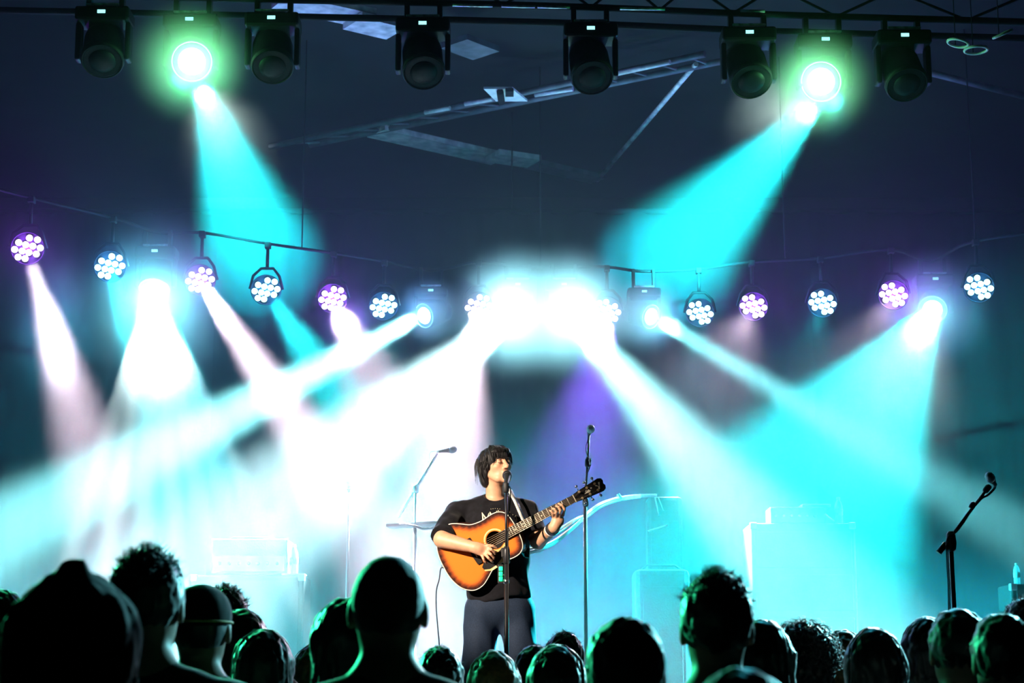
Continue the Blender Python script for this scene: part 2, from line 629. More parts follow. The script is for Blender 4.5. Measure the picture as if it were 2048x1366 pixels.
def par_can(px, py, kind, label, aim, watt, angle, halo_light, tint=None):
    c = rear(px, py)
    r = thing('stage_lamp', c, label, 'stage lamp', 'round lamps with twelve lenses on the rear truss')
    look = (CAM + Vector((c.x * 0.25, 2.0, -0.3)) - c).normalized()
    M = frame((0, 0, 0), look)
    MB().lathe([(0.085, -0.26), (0.11, -0.24), (0.122, -0.10), (0.126, -0.02), (0.126, 0.0), (0.118, 0.004), (0.116, -0.012)], M, 28).build('housing', m_case, r)
    body = M @ Vector((0, 0, -0.12))
    yk = [M @ Vector((sx * 0.135, 0, -0.12)) for sx in (-1, 1)]
    up = Vector((0, 0.04, 0.20))
    path = [yk[0], yk[0] + (up - yk[0]) * 0.6 + Vector((yk[0].x * 0.4, 0, 0)), up + Vector((-0.05, 0, -.01)), up + Vector((0.05, 0, -.01)),
            yk[1] + (up - yk[1]) * 0.6 + Vector((yk[1].x * 0.4, 0, 0)), yk[1]]
    MB().tube(path, 0.012, 6).build('yoke', m_case, r)
    MB().tube([up, up + Vector((0, 0, 0.17))], 0.014, 8).build('hanger', m_case, r)
    MB().box((0, 0.04, 0.385), (0.05, 0.07, 0.05), bevel=0.006).build('clamp', m_case, r)
    sgn = 1 if px < 1090 else -1
    lm = m_lens_c if kind == 'c' else m_lens_l
    me = None
    for dx, dy in DOTS:
        # the face looks back at the hall, so its own left is the hall's right
        L = M @ Matrix.Translation((sgn * dx * 0.054 * LENS_FLIP, dy * 0.054, 0.002))
        if me is None:
            me = MB().lathe([(0.0245, -0.004), (0.0235, 0.004), (0.016, 0.010), (0.006, 0.012)], n=12).mesh('lens')
        e = link('lens', me, lm, r)
        e.matrix_basis = L
    col = tint or (CYAN if kind == 'c' else LAV)
    spot(r, c + (Vector(aim) - c).normalized() * 0.06, aim, watt * BW, col, angle)
    if halo_light:
        glow(r, c + look * 0.07, halo_light * BW * (1.6 if kind == 'c' else 4.5), (0.04, 0.36, 1.0) if kind == 'c' else (0.30, 0.05, 1.0), 0.03)  # added blue and indigo glow tinting the haze
    PARS.append(r)
    return r


LENS_FLIP = 1
INDIGO = (0.22, 0.10, 1.0)
par_can(55, 497, 'l', 'lavender stage lamp glaring at the far left end of the rear truss', at(150, 820, 13.0), 16000, 24, 5)
par_can(220, 533, 'c', 'cyan twelve-lens stage lamp just left of the white light column', at(300, 780, 13), 2500, 22, 8)
par_can(400, 560, 'l', 'lavender stage lamp just right of the white light column', at(560, 800, 13), 28000, 14, 2)
par_can(532, 580, 'c', 'cyan stage lamp with a short white-cored beam, left of the smoke', at(680, 800, 13.3), 9000, 20, 8)
par_can(665, 597, 'l', 'lavender stage lamp with smoke curling under it', at(740, 760, 13.4), 5000, 22, 6)
par_can(767, 612, 'c', 'cyan stage lamp left of the thin white beam', at(800, 1000, 13), 300, 25, 8)
par_can(957, 613, 'l', 'lavender stage lamp left of the central white blaze', at(880, 1050, 12.8), 22000, 20, 0.3)
par_can(1215, 622, 'l', 'lavender stage lamp right of the central white blaze', at(1165, 920, 13.4), 9000, 26, 0.3, tint=INDIGO)
par_can(1400, 626, 'c', 'cyan stage lamp right of the thin beam falling to the right', at(1380, 900, 13), 200, 25, 6)
par_can(1507, 613, 'l', 'lavender stage lamp with a short pink glow, right half of truss', at(1440, 740, 13.3), 700, 26, 6)
par_can(1645, 606, 'c', 'cyan stage lamp between two lavender lamps on the right', at(1600, 800, 13), 150, 26, 6)
par_can(1787, 590, 'l', 'lavender stage lamp beside the wide cyan cone on the right', at(1740, 700, 13.3), 500, 26, 5)
par_can(1958, 575, 'c', 'cyan stage lamp at the far right end of the truss', at(1930, 800, 13), 120, 26, 6)


def moving_head(px, py, y, label, group, lit, look=None, floor_mount=False, beams=(), halo_light=(), s=1.0, hang=None, lens_r=0.095, rim=None, under=None):
    """a hanging moving head: clamp, base with display, yoke arms and a swivelling barrel"""
    c = at(px, py, y) if y else rear(px, py)
    r = thing('moving_head_light', c, label, 'stage lamp', group)
    look = Vector(look if look is not None else (0, -1, -0.5)).normalized()
    M = frame((0, 0, 0), look)
    R = 0.135 * s
    MB().lathe([(R * .55, -0.25 * s), (R * .85, -0.22 * s), (R, -0.12 * s), (R, 0.06 * s), (R * 1.06, 0.07 * s), (R * 1.06, 0.10 * s), (R * .9, 0.11 * s)], M, 28).build('barrel', m_case, r)
    MB().lathe([(lens_r * s, 0.10 * s), (lens_r * .9 * s, 0.118 * s), (lens_r * .5 * s, 0.128 * s), (lens_r * .15 * s, 0.13 * s)], M, 24).build('lens', m_hot if lit else m_dead, r)
    MB().tube([M @ Vector((math.cos(k * PI / 14) * R * .98, math.sin(k * PI / 14) * R * .98, 0.112 * s)) for k in range(28)], 0.006 * s, 6, closed=True).build('lens_ring', m_case if not lit else m_tlit, r)  # ring coloured pale on lit lamps only
    for sx in (-1, 1):
        a = Vector((sx * (R + 0.03 * s), 0, -0.03 * s))
        MB().box(a + Vector((0, 0, 0.09 * s)), (0.035 * s, 0.10 * s, 0.26 * s), bevel=0.012 * s).build('yoke_arm', m_case, r)
    zb = 0.235 * s
    MB().box((0, 0, zb), (0.36 * s, 0.22 * s, 0.10 * s), bevel=0.018 * s).build('base', m_case, r)
    MB().box((0.0, -0.113 * s, zb + .004), (0.052 * s, 0.006, 0.022 * s)).build('display', m_lcd, r)
    for sx in (-0.11, 0.11):
        zt_ = hang if hang else 0.412
        MB().box((sx * s, 0.01, (zb + 0.05 * s + zt_) / 2), (0.035 * s, 0.06, max(0.03, zt_ - zb - 0.05 * s)), bevel=0.006).build('clamp', m_case, r)
    MB().box((0.0, -0.09 * s, zb + 0.062 * s), (0.22 * s, 0.02, 0.016), bevel=0.004).build('bracket', m_tlit, r)
    for (tgt, watt, col, ang, bl) in beams:
        spot(r, c + (Vector(under) if under else look * 0.16 * s), tgt, watt * BW, col, ang, bl, 0.07)
    for (off, watt, col) in halo_light:
        glow(r, c + look * off, watt, col, 0.05)
    if rim:                                              # added spot below the lamp that rims the heads of the crowd
        e = c + Vector((0, -0.35, -0.25))
        spot(r, e, rim[0], rim[1], rim[2], 34, 1.0, 0.05, 'crowd_rim_spot')
    return r


# front truss with its row of moving heads
FT = [at(x, yy, FRONT_Y) for x, yy in ((-250, -18), (480, -2), (1100, 12), (1560, 30), (2350, 52))]
ft = thing('front_truss', FT[2], 'straight dark truss across the top carrying the moving head lamps', 'truss')
fp = smooth_path(FT, 6)
for off in (Vector((0, 0, 0)), Vector((0, 0.3, 0)), Vector((0, 0.15, 0.26))):
    MB().tube([p + off for p in fp], 0.025, 8).build('chord', m_truss, ft, ft.location)
for i in range(len(fp) - 1):
    a, b = (fp[i], fp[i + 1]) if i % 2 else (fp[i + 1], fp[i])
    MB().tube([a, b + Vector((0, 0.15, 0.26))], 0.01, 6).build('brace', m_truss, ft, ft.location)
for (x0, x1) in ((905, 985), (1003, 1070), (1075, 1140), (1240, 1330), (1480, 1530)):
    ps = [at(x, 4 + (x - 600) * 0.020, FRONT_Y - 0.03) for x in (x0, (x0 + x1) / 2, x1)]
    MB().tube(ps, 0.010, 6).build('lit_pipe', m_tlit, ft, ft.location)  # stretches of truss pipe coloured pale as if lit
for x in (300, 1100, 1900):
    p = at(x, -15, FRONT_Y) + Vector((0, 0.15, 0.2))
    MB().tube([p, Vector((p.x, p.y, CEIL_Z + 0.3))], 0.008, 6).build('hanging_cable', m_truss, ft, ft.location)

GR = 'moving head lamps on the front truss'


def truss_z(px):
    x = at(px, 20, FRONT_Y).x
    k = min(range(len(fp)), key=lambda i: abs(fp[i].x - x))
    return fp[k].z

MHZ = 0.0
for (x, y, lab) in ((207, 103, 'dark moving head lamp at the left end of the front truss'),
                    (545, 115, 'dark moving head lamp right of the left glaring lamp'),
                    (846, 126, 'dark moving head lamp beside the lit girder end'),
                    (1181, 136, 'dark moving head lamp in the middle above the cable tray'),
                    (1497, 144, 'dark moving head lamp left of the right glaring lamp'),
                    (1806, 150, 'dark moving head lamp right of the right glaring lamp')):
    moving_head(x, y, FRONT_Y, lab, GR, False, look=(0.1, -0.7, -1.0), hang=truss_z(x) - at(x, y, FRONT_Y).z)
GREEN = (0.0, 1.0, 0.16)
tl = at(520, 515, 16.4)
CW = 1 / BW
moving_head(382, 118, FRONT_Y, 'left glaring moving head lamp throwing a cyan cone downward', GR, True, hang=truss_z(382) - at(382, 118, FRONT_Y).z,
            look=(0.25, -1.0, -0.55), under=(0.10, -0.08, -0.24),
            beams=((tl, 130000, CYAN, 15, 1.0), (at(425, 220, 13), 20000, (0.7, 1, .9), 10, 1.0)),
            halo_light=((0.24, 24, GREEN), (0.20, 5, (0.8, 1, 1))), rim=((-0.3, 4.5, 1.5), 250, (0.03, 1.0, 0.35)))
LP = at(378, 125, FRONT_Y - 0.25)
puff(LP, 0.46, 7.0, 'added mist ball forming the green halo of the left front lamp')
trt = at(1335, 530, 16.4)
moving_head(1648, 158, FRONT_Y, 'right glaring moving head lamp throwing a cyan cone to the left', GR, True, hang=truss_z(1648) - at(1648, 158, FRONT_Y).z,
            look=(-0.4, -1.0, -0.55), under=(-0.10, -0.08, -0.24),
            beams=((trt, 130000, CYAN, 16, 1.0), (at(1590, 220, 13), 20000, (0.7, 1, .9), 10, 1.0)),
            halo_light=((0.24, 22, GREEN), (0.20, 5, (0.8, 1, 1))), rim=((0.6, 4.8, 1.5), 300, (0.05, 0.7, 1)))
puff(at(1638, 165, FRONT_Y - 0.25), 0.42, 7.0, 'added mist ball forming the green halo of the right front lamp')

GB = 'glaring beam lamps on the rear truss'


def front_of(px, py, d=0.22, lx=None, ly=None):          # a point on that line of sight, just in front of the lamp bar
    return at(px, py, rear(lx or px, ly or py).y - d)


# the column of light with its fan of narrow rays
fan = [((x, 1000), w) for x, w in ((175, 1.2), (232, 1.6), (290, 1.0), (345, 1.0), (400, 1.0), (450, 0.9), (500, 0.9))]
moving_head(312, 560, None, 'beam lamp sending a white column and fan of rays straight down', GB, True, look=(0.0, -0.6, -1.0), s=0.9,
            beams=[(at(370, 900, 13.4), 20000, CYAN, 30, 0.7), (at(318, 760, 13.4), 9000, (.6, 1, 1), 26, 1.0)]
            + [(at(*p, 13.2), 300000 * w, (0.75, 1.0, 1.0), 2.2, 1.0) for p, w in fan],
            halo_light=((0.14, 100, (0.20, 1.0, 0.95)),))
puff(front_of(315, 610, .25, 312, 560), 0.80, 2.2, 'added tall mist ball forming the cyan halo of the column lamp', squash=(.85, .8, 1.2))
moving_head(862, 628, None, 'beam lamp sending a thin white beam down to the left', GB, True, look=(-0.9, -1.0, -0.45), s=0.8,
            beams=((at(230, 950, 13.3), 150000, (0.28, 0.95, 1), 11, 1.0),), halo_light=((0.15, 5, (0.05, 0.8, 1)),))
puff(front_of(862, 622), 0.34, 5.0, 'small ball of glowing mist around the lamp of the thin left beam')
moving_head(1288, 630, None, 'beam lamp sending a thin white beam down to the right', GB, True, look=(0.9, -1.0, -0.45), s=0.8,
            beams=((at(1990, 1040, 13.3), 50000, (0.22, 0.95, 1), 9, 1.0),), halo_light=((0.15, 14, (0.12, 0.85, 1)),))
puff(front_of(1290, 628), 0.40, 5.0, 'small ball of glowing mist around the lamp of the thin right beam')
moving_head(1036, 622, None, 'left beam lamp of the central white blaze', GB, True, look=(-0.3, -1, -0.3), s=0.9,
            beams=((at(700, 905, 13.6), 190000, (0.55, 0.93, 1), 22, 1.0),), halo_light=((0.15, 170, (0.35, 0.95, 1)),))
moving_head(1128, 622, None, 'right beam lamp of the central white blaze', GB, True, look=(0.3, -1, -0.3), s=0.9,
            beams=((at(1420, 960, 13.5), 140000, (0.34, 0.95, 1), 18, 1.0),), halo_light=((0.15, 170, (0.35, 0.95, 1)),))
puff(front_of(1030, 622), 0.66, 6.0, 'added left mist ball forming the white halo of the central blaze')
puff(front_of(1135, 625), 0.66, 6.0, 'added right mist ball forming the white halo of the central blaze')
moving_head(1868, 612, None, 'beam lamp throwing the wide cyan cone on the right', GB, True, look=(-0.4, -1, -0.6), s=0.9,
            beams=((at(1690, 900, 13.5), 45000, CYAN, 35, 0.5), (at(1840, 680, 13.5), 9000, (.8, 1, 1), 14, 1.0)), halo_light=((0.14, 14, (0.06, 0.98, 0.8)),))
puff(front_of(1866, 618, .22, 1868, 612), 0.58, 5.0, 'ball of cyan glowing mist around the lamp of the wide cone')
puff(front_of(705, 655, .3, 665, 597), 0.34, 3.0, 'wisp of pale smoke curling under a lavender lamp', squash=(1.0, .8, 1.1), noise=0.3)
puff(front_of(112, 640, .35, 55, 497), 0.62, 2.2, 'drifting pinkish smoke cloud under the far left lamp', squash=(.70, .6, 1.15), noise=0.35)

# unseen side lamps added in the wings to brighten the low haze
def added_floor_lamp(x, y, watt, col, ang, tilt, label):
    r = thing('haze_fill_lamp', (x, y, STAGE_Z), label, 'stage lamp', 'added lamps in the wings brightening the low haze')
    d = Vector((tilt[0], tilt[1], 1)).normalized()
    M = frame((0, 0, 0.20), d)
    MB().lathe([(0.07, -0.14), (0.10, -0.12), (0.11, 0.06), (0.105, 0.07)], M, 24).build('housing', m_case, r)
    MB().lathe([(0.095, 0.055), (0.05, 0.065)], M, 20).build('lens', m_lens_c, r)
    for k in range(2):
        MB().tube([(-.14, (k - .5) * .2, 0.01), (.14, (k - .5) * .2, 0.01)], 0.01, 6).build('foot', m_case, r)
    for sx in (-.13, .13):
        MB().box((sx, 0, 0.11), (0.012, 0.05, 0.22)).build('bracket', m_case, r)
    spot(r, Vector((x, y, STAGE_Z + 0.20)) + d * 0.09, Vector((x, y, STAGE_Z + 0.20)) + d * 3, watt * BW, col, ang, 1.0, 0.06)


added_floor_lamp(-7.6, 13.3, 52000, (0.01, 0.82, 1), 24, (9, 0), 'added cyan haze lamp on the stage floor in the left wing')
added_floor_lamp(7.6, 13.3, 46000, (0.02, 0.68, 1), 24, (-9, 0), 'added cyan haze lamp on the stage floor in the right wing')
added_floor_lamp(7.6, 12.3, 50000, (0.85, 0.80, 1), 13, (-22, 0), 'added lavender haze lamp set low in the right wing')

# unseen lamps on stands, added to rim the crowd from the stage side
def crowd_rim_lamp(x, y, z, aim, watt, col, ang, label):
    r = thing('crowd_rim_lamp', (x, y, STAGE_Z), label, 'stage lamp', 'added rim lamps for the crowd on tall stands')
    h = z - STAGE_Z
    d = (Vector(aim) - Vector((x, y, z))).normalized()
    MB().lathe([(0.08, -0.22), (0.11, -0.20), (0.12, 0.02), (0.115, 0.03)], frame((0, 0, h), d), 24).build('housing', m_case, r)
    MB().tube([(0, 0, 0.03), (0, 0, h - 0.1)], 0.018, 10).build('stand', m_case, r)
    MB().lathe([(0.22, 0), (0.22, 0.02), (0.03, 0.05)], n=24).build('base', m_case, r)
    spot(r, Vector((x, y, z)) + d * 0.06, aim, watt, col, ang, 1.0, 0.06)


crowd_rim_lamp(-3.3, 9.9, 3.1, (-0.3, 4.2, 1.6), 2600, (0.03, 1.0, 0.40), 36, 'added green rim lamp on a stand in the left wing')
crowd_rim_lamp(3.3, 9.9, 3.1, (0.3, 4.6, 1.6), 2300, (0.25, 0.9, 1.0), 36, 'added cyan rim lamp on a stand in the right wing')

# front spotlight beside the crowd, out of the picture, that lights the musician
KT = at(1000, 1090, 10)
key = thing('front_spotlight', (-3.1, 6.5, 3.75), 'front spotlight hung left of the crowd for the musician', 'stage lamp')
MB().lathe([(0.1, -0.5), (0.13, -0.45), (0.13, 0.0), (0.15, 0.02), (0.15, 0.06)], frame((0, 0, 0), KT - key.location), 24).build('barrel', m_case, key)
MB().tube([(0, 0, 0.12), (0, 0, CEIL_Z + 0.3 - 3.75)], 0.02, 10).build('hanging_pipe', m_case, key)
spot(key, key.location + (KT - key.location).normalized() * 0.12, KT, 2500, (1.0, 0.82, 0.64), 17, 0.6, 0.05)

# ------------------------------------------------------------------ gear on the stage
m_metal = mat('black stand metal', (0.02, 0.02, 0.025), 0.4, 0.3, vary=0.3)
m_chrome = mat('chrome', (0.6, 0.65, 0.7), 0.2, 1.0, vary=0.1)
m_rub = mat('black rubber', (0.012, 0.012, 0.014), 0.6, vary=0.3)
m_grille = mat('steel mic grille', (0.25, 0.27, 0.3), 0.35, 0.9, vary=0.3, scale=300, bump=0.4)
m_tolex = mat('black cabinet covering', (0.010, 0.011, 0.013), 0.7, vary=0.3, scale=80, bump=0.2)
m_white = mat('white cable sheath', (0.85, 0.85, 0.88), 0.4, vary=0.1)
m_clear = mat('clear bottle plastic', (0.80, 0.92, 0.95), 0.12, vary=0.05, alpha=0.55, spec=0.8)
m_cap = mat('white bottle cap', (0.9, 0.95, 0.95), 0.4, vary=0.05)
m_silver = mat('silver edge', (0.7, 0.75, 0.8), 0.3, 0.6, vary=0.1)


def microphone(root, head, tail, off, s=1.0, gm=None):
    d = (head - tail).normalized()
    L = (head - tail).length
    M = frame(tail, d)
    MB().lathe([(0.010 * s, 0), (0.0115 * s, 0.01), (0.0115 * s, 0.02), (0.018 * s, L - 0.045 * s), (0.021 * s, L - 0.035 * s)], M, 16).build('microphone_body', m_rub, root, off)
    h = 0.026 * s
    MB().lathe([(0.021 * s, L - 0.035 * s), (h, L - 0.022 * s), (h, L - 0.012 * s), (h * .9, L + 0.004 * s), (h * .6, L + 0.016 * s), (h * .15, L + 0.022 * s)], M, 18).build('microphone_grille', gm or m_grille, root, off)


def floor_base(root, x, y, off, tripod=False):
    if tripod:
        for k in range(3):
            a = k * 2 * PI / 3 + 0.4
            MB().tube([(x, y, STAGE_Z + 0.16), (x + 0.3 * math.cos(a), y + 0.3 * math.sin(a), STAGE_Z + 0.012)], 0.009, 8).build('leg', m_metal, root, off)
    else:
        MB().lathe([(0.14, 0.0), (0.145, 0.01), (0.135, 0.022), (0.03, 0.035), (0.02, 0.07)], Matrix.Translation((x, y, STAGE_Z)), 28).build('base', m_metal, root, off)


# boom stand at the right edge of the stage
Y = 9.7
J = at(1903, 1072, Y)
boom = thing('microphone_stand', (J.x, J.y, STAGE_Z), 'dark boom microphone stand leaning right at the right side of stage', 'microphone stand')
o = boom.location
floor_base(boom, J.x, J.y, o, True)
MB().tube([(J.x, J.y, STAGE_Z + 0.1), at(1902, 1100, Y)], 0.013, 12).build('pole', m_metal, boom, o)
tip = at(1974, 978, Y)
tail = at(1877, 1106, Y)
MB().tube([tail, tip], 0.0085, 10).build('boom_arm', m_metal, boom, o)
MB().tube([tail, tail + (J - tail) * 0.55], 0.017, 12).build('counterweight', m_metal, boom, o)
MB().lathe([(0.016, -0.05), (0.026, -0.035), (0.030, 0.0), (0.024, 0.045), (0.014, 0.06)], Matrix.Translation(at(1902, 1085, Y)), 16).build('clutch', m_metal, boom, o)
MB().lathe([(0.012, -0.02), (0.016, -0.01), (0.016, 0.012), (0.010, 0.02)], frame(at(1945, 1011, Y), tip - tail), 12).build('boom_joint', m_metal, boom, o)
MB().box(at(1906, 1097, Y - 0.03), (0.014, 0.006, 0.006)).build('shiny_screw', m_chrome, boom, o)
MB().lathe([(0.010, -0.02), (0.018, -0.01), (0.018, 0.02), (0.011, 0.03)], frame(at(1973, 979, Y), tip - tail), 14).build('microphone_clip', m_rub, boom, o)
microphone(boom, at(1978, 952, Y - 0.05), at(1991, 970, Y), o)
for dx in (0, 3):
    MB().tube(smooth_path([at(1991 - dx, 968, Y), at(1990 - dx, 977, Y), at(1977 - dx, 990, Y - .01), at(1962 - dx, 999, Y - .01), at(1940, 1026, Y - .012), at(1915, 1062, Y - .012),
                           at(1900, 1070, Y - .03), at(1893 + dx, 1085, Y - .03), at(1894 + dx, 1130, Y - .02), at(1897 + dx, 1200, Y - .02), at(1898 + dx, 1420, Y - .02)], 6), 0.0035, 6).build('cable', m_rub, boom, o)

# straight stand behind the guitar headstock
Y = 11.0
b0 = at(1170, 1045, Y)
st = thing('microphone_stand', (b0.x, b0.y, STAGE_Z), 'tall chrome microphone stand rising behind the guitar headstock', 'microphone stand')
o = st.location
floor_base(st, b0.x, b0.y, o)
MB().tube([(b0.x, b0.y, STAGE_Z + 0.05), at(1170, 1012, Y)], 0.012, 12).build('lower_pole', m_metal, st, o)
MB().tube([at(1170, 1012, Y), at(1178, 870, Y)], 0.0085, 12).build('upper_pole', m_chrome, st, o)
for (x, y) in ((1171, 1004), (1176, 925)):
    MB().lathe([(0.012, -0.03), (0.02, -0.02), (0.02, 0.015), (0.012, 0.03)], Matrix.Translation(at(x, y, Y)), 14).build('clutch', m_metal, st, o)
MB().tube([at(1178, 921, Y - .02), at(1181, 917, Y - .03), at(1180, 929, Y - .03)], 0.006, 8).build('clutch_lever', m_chrome, st, o)
microphone(st, at(1182, 857, Y - 0.12), at(1178, 868, Y), o, 1.0)
MB().tube(smooth_path([at(1177, 872, Y), at(1172, 900, Y - .02), at(1180, 930, Y - .02), at(1171, 960, Y - .02), at(1172, 1010, Y - .02)], 6), 0.003, 6).build('cable', m_rub, st, o)

# pale boom stand in the bright haze left of the musician
Y = 12.4
b0 = at(830, 980, Y)
st = thing('microphone_stand', (b0.x, b0.y, STAGE_Z), 'pale boom microphone stand lost in the white haze left of the musician', 'microphone stand')
o = st.location
floor_base(st, b0.x, b0.y, o, True)
MB().tube([(b0.x, b0.y, STAGE_Z + 0.12), at(831, 978, Y)], 0.012, 10).build('pole', m_silver, st, o)
MB().tube([at(797, 1034, Y), at(874, 906, Y)], 0.010, 10).build('boom_arm', m_white, st, o)
MB().lathe([(0.014, -0.03), (0.022, -0.02), (0.022, 0.02), (0.014, 0.03)], Matrix.Translation(at(831, 978, Y)), 14).build('clutch', m_silver, st, o)
microphone(st, at(908, 899, Y), at(878, 903, Y), o, 0.95)
MB().tube(smooth_path([at(878, 903, Y), at(860, 905, Y), at(858, 930, Y), at(845, 960, Y - .02)], 6), 0.003, 6).build('cable', m_silver, st, o)
ms = thing('tray_stand', (at(830, 1050, 11.85).x, 11.85, STAGE_Z), 'low white tray stand half hidden behind the strumming arm', 'stand')
o = ms.location
MB().prism([tuple((at(x, 1050, yy) - at(830, 1050, 11.85)).xy) for x, yy in ((772, 11.95), (890, 11.7), (892, 11.98), (780, 12.1))], at(830, 1050, 11.85).z - STAGE_Z, at(830, 1050, 11.85).z - STAGE_Z + 0.015).build('tray', m_cap, ms)
MB().tube([(0, 0, 0.02), (0, 0, at(830, 1050, 11.85).z - STAGE_Z)], 0.012, 10).build('pole', m_silver, ms)
MB().lathe([(0.16, 0), (0.16, 0.012), (0.03, 0.03)], n=24).build('base', m_silver, ms)
MB().tube(smooth_path([at(800, 1046, 11.85), at(830, 1052, 11.75), at(850, 1058, 11.75), at(880, 1052, 11.8)], 5), 0.008, 6).build('folded_sheet_edge', m_white, ms, o)

# thin straight stand further left
Y = 13.2
b0 = at(697, 980, Y)
st = thing('microphone_stand', (b0.x, b0.y, STAGE_Z), 'thin straight microphone stand standing alone in the haze on the left', 'microphone stand')
o = st.location
floor_base(st, b0.x, b0.y, o)
MB().tube([(b0.x, b0.y, STAGE_Z + 0.05), at(698, 984, Y)], 0.010, 10).build('pole', m_metal, st, o)
microphone(st, at(697, 966, Y - .06), at(698, 984, Y), o, 1.1)


def bottle(base, h, label):
    r = thing('water_bottle', base, label, 'bottle', 'water bottles on the stage gear')
    k = h / 0.22
    MB().lathe([(0.030 * k, 0.0), (0.033 * k, 0.006 * k), (0.033 * k, 0.05 * k), (0.030 * k, 0.075 * k), (0.031 * k, 0.10 * k), (0.034 * k, 0.125 * k), (0.033 * k, 0.15 * k), (0.024 * k, 0.178 * k), (0.013 * k, 0.196 * k), (0.013 * k, 0.203 * k)], n=20).build('body', m_clear, r)
    MB().lathe([(0.0325 * k, 0.07 * k), (0.0345 * k, 0.075 * k), (0.0355 * k, 0.12 * k), (0.034 * k, 0.124 * k)], n=20, cap=False).build('wrapper', mat('pale bottle wrapper', (0.55, 0.75, 0.8), 0.5, vary=0.3, scale=60), r)
    MB().lathe([(0.015 * k, 0.2 * k), (0.0155 * k, 0.202 * k), (0.0155 * k, 0.218 * k), (0.014 * k, 0.22 * k)], n=18).build('cap', m_cap, r)
    return r


def cabinet(x0, x1, y, z, depth, label, kind):
    c = (at(x0, 1000, y) + at(x1, 1000, y)) / 2
    w = at(x1, 1000, y).x - at(x0, 1000, y).x
    r = thing('speaker_cabinet' if kind == 's' else 'equipment_rack', (c.x, y + depth / 2, STAGE_Z), label, 'cabinet' if kind == 's' else 'rack')
    h = z - STAGE_Z
    MB().box((0, 0, h / 2), (w, depth, h), bevel=0.015).build('body', m_tolex, r)
    if kind == 's':
        MB().box((0, -depth / 2 - 0.004, h / 2), (w - 0.08, 0.012, h - 0.08)).build('grille_cloth', mat('dark grille cloth', (0.03, 0.03, 0.035), 0.8, vary=0.5, scale=200), r)
    else:
        for k in range(5):
            MB().box((0, -depth / 2 - 0.006, h * (0.12 + 0.19 * k)), (w - 0.06, 0.014, h * 0.16), bevel=0.004).build('rack_panel', m_tolex, r)
    for sx in (-1, 1):
        for sz in (0.02, h - 0.02):
            MB().box((sx * (w / 2 - 0.02), -depth / 2 + 0.015, sz), (0.05, 0.05, 0.05), bevel=0.008).build('corner', m_silver, r)
        MB().box((sx * (w / 2 + 0.004), 0, h * 0.6), (0.012, 0.12, 0.03), bevel=0.004).build('handle', m_rub, r)
    return r


# left amplifier stack
Y = 13.3
zt = at(500, 1150, Y).z
cabinet(388, 612, Y, zt, 0.45, 'dark speaker cabinet in the cyan haze under the left bottle', 's')
hd = (at(425, 1000, Y), at(577, 1000, Y))
w = hd[1].x - hd[0].x
hh = at(500, 1077, Y).z - zt
am = thing('amplifier_head', ((hd[0].x + hd[1].x) / 2, Y + 0.16, zt), 'wide amplifier head with bright top edge on the left cabinet', 'amplifier')
MB().box((0, 0, hh / 2), (w, 0.28, hh), bevel=0.012).build('body', m_tolex, am)
MB().box((0, -0.142, hh * 0.32), (w * 0.92, 0.008, hh * 0.42)).build('control_panel', m_silver, am)
for k in range(7):
    MB().lathe([(0.013, 0), (0.011, 0.018)], Matrix.Translation((-w * .38 + k * w * .125, -0.146, hh * .32)) @ Matrix.Rotation(PI / 2, 4, 'X'), 12).build('knob', m_rub, am)
MB().box((0, -0.138, hh - 0.004), (w * 1.0, 0.012, 0.012)).build('top_edge', m_cap, am)
MB().tube([(-w * .3, 0, hh), (-w * .25, 0, hh + .02), (w * .25, 0, hh + .02), (w * .3, 0, hh)], 0.009, 8).build('carry_handle', m_rub, am)
tray = at(585, 1150, Y - 0.02)
bottle(Vector((at(585, 1149, Y).x, Y + 0.06, zt + 0.011)), 0.215, 'faint water bottle on a tray at the left amplifier')
MB_ = MB().prism([(-0.08, -0.07), (0.09, -0.07), (0.09, 0.08), (-0.08, 0.08)], 0, 0.01)
ty = MB_.build('tray', m_cap)
ty.location = (at(585, 1149, Y).x, Y + 0.06, zt)
tag(ty, 'small white tray under the left water bottle', 'tray')

# right rack with devices and bottle
Y = 13.2
zt = at(1620, 1046, Y).z
cabinet(1500, 1708, Y, zt, 0.5, 'tall equipment rack in the cyan light under the right bottle', 'r')
bottle(Vector((at(1683, 1045, Y).x, Y + 0.10, zt)), 0.2, 'bright water bottle on the right rack in the cyan cone')
bx = thing('mixing_unit', (at(1598, 1045, Y).x, Y + 0.16, zt), 'box-shaped mixing unit on the right rack beside the bottle', 'audio unit')
w = at(1655, 1045, Y).x - at(1544, 1045, Y).x
hh = at(1600, 1013, Y).z - zt
MB().box((0, 0, hh / 2), (w, 0.26, hh), bevel=0.008).build('body', m_tolex, bx)
MB().box((0, -0.133, hh - .006), (w, 0.01, 0.008)).build('front_edge', m_cap, bx)
for k in range(6):
    MB().lathe([(0.011, 0), (0.009, 0.014)], Matrix.Translation((-w * .4 + k * w * .14, -0.13, hh * .45)) @ Matrix.Rotation(PI / 2, 4, 'X'), 10).build('knob', m_silver, bx)
lp = thing('laptop', (at(1635, 1012, Y).x, Y + 0.14, zt + hh), 'closed silver laptop lying on the mixing unit', 'laptop')
MB().box((0, 0, 0.008), (0.21, 0.2, 0.014), bevel=0.004).build('base', m_silver, lp)
MB().box((0, 0, 0.019), (0.21, 0.2, 0.008), bevel=0.003).build('lid', m_cap, lp)
cl = MB().tube(smooth_path([at(1650, 1028, Y - .0), at(1660, 1036, Y - .02), at(1668, 1042, Y + .02)], 5), 0.005, 6).build('patch_cable', m_white)
tag(cl, 'short white cable slanting from the mixing unit to the rack top', 'cable')

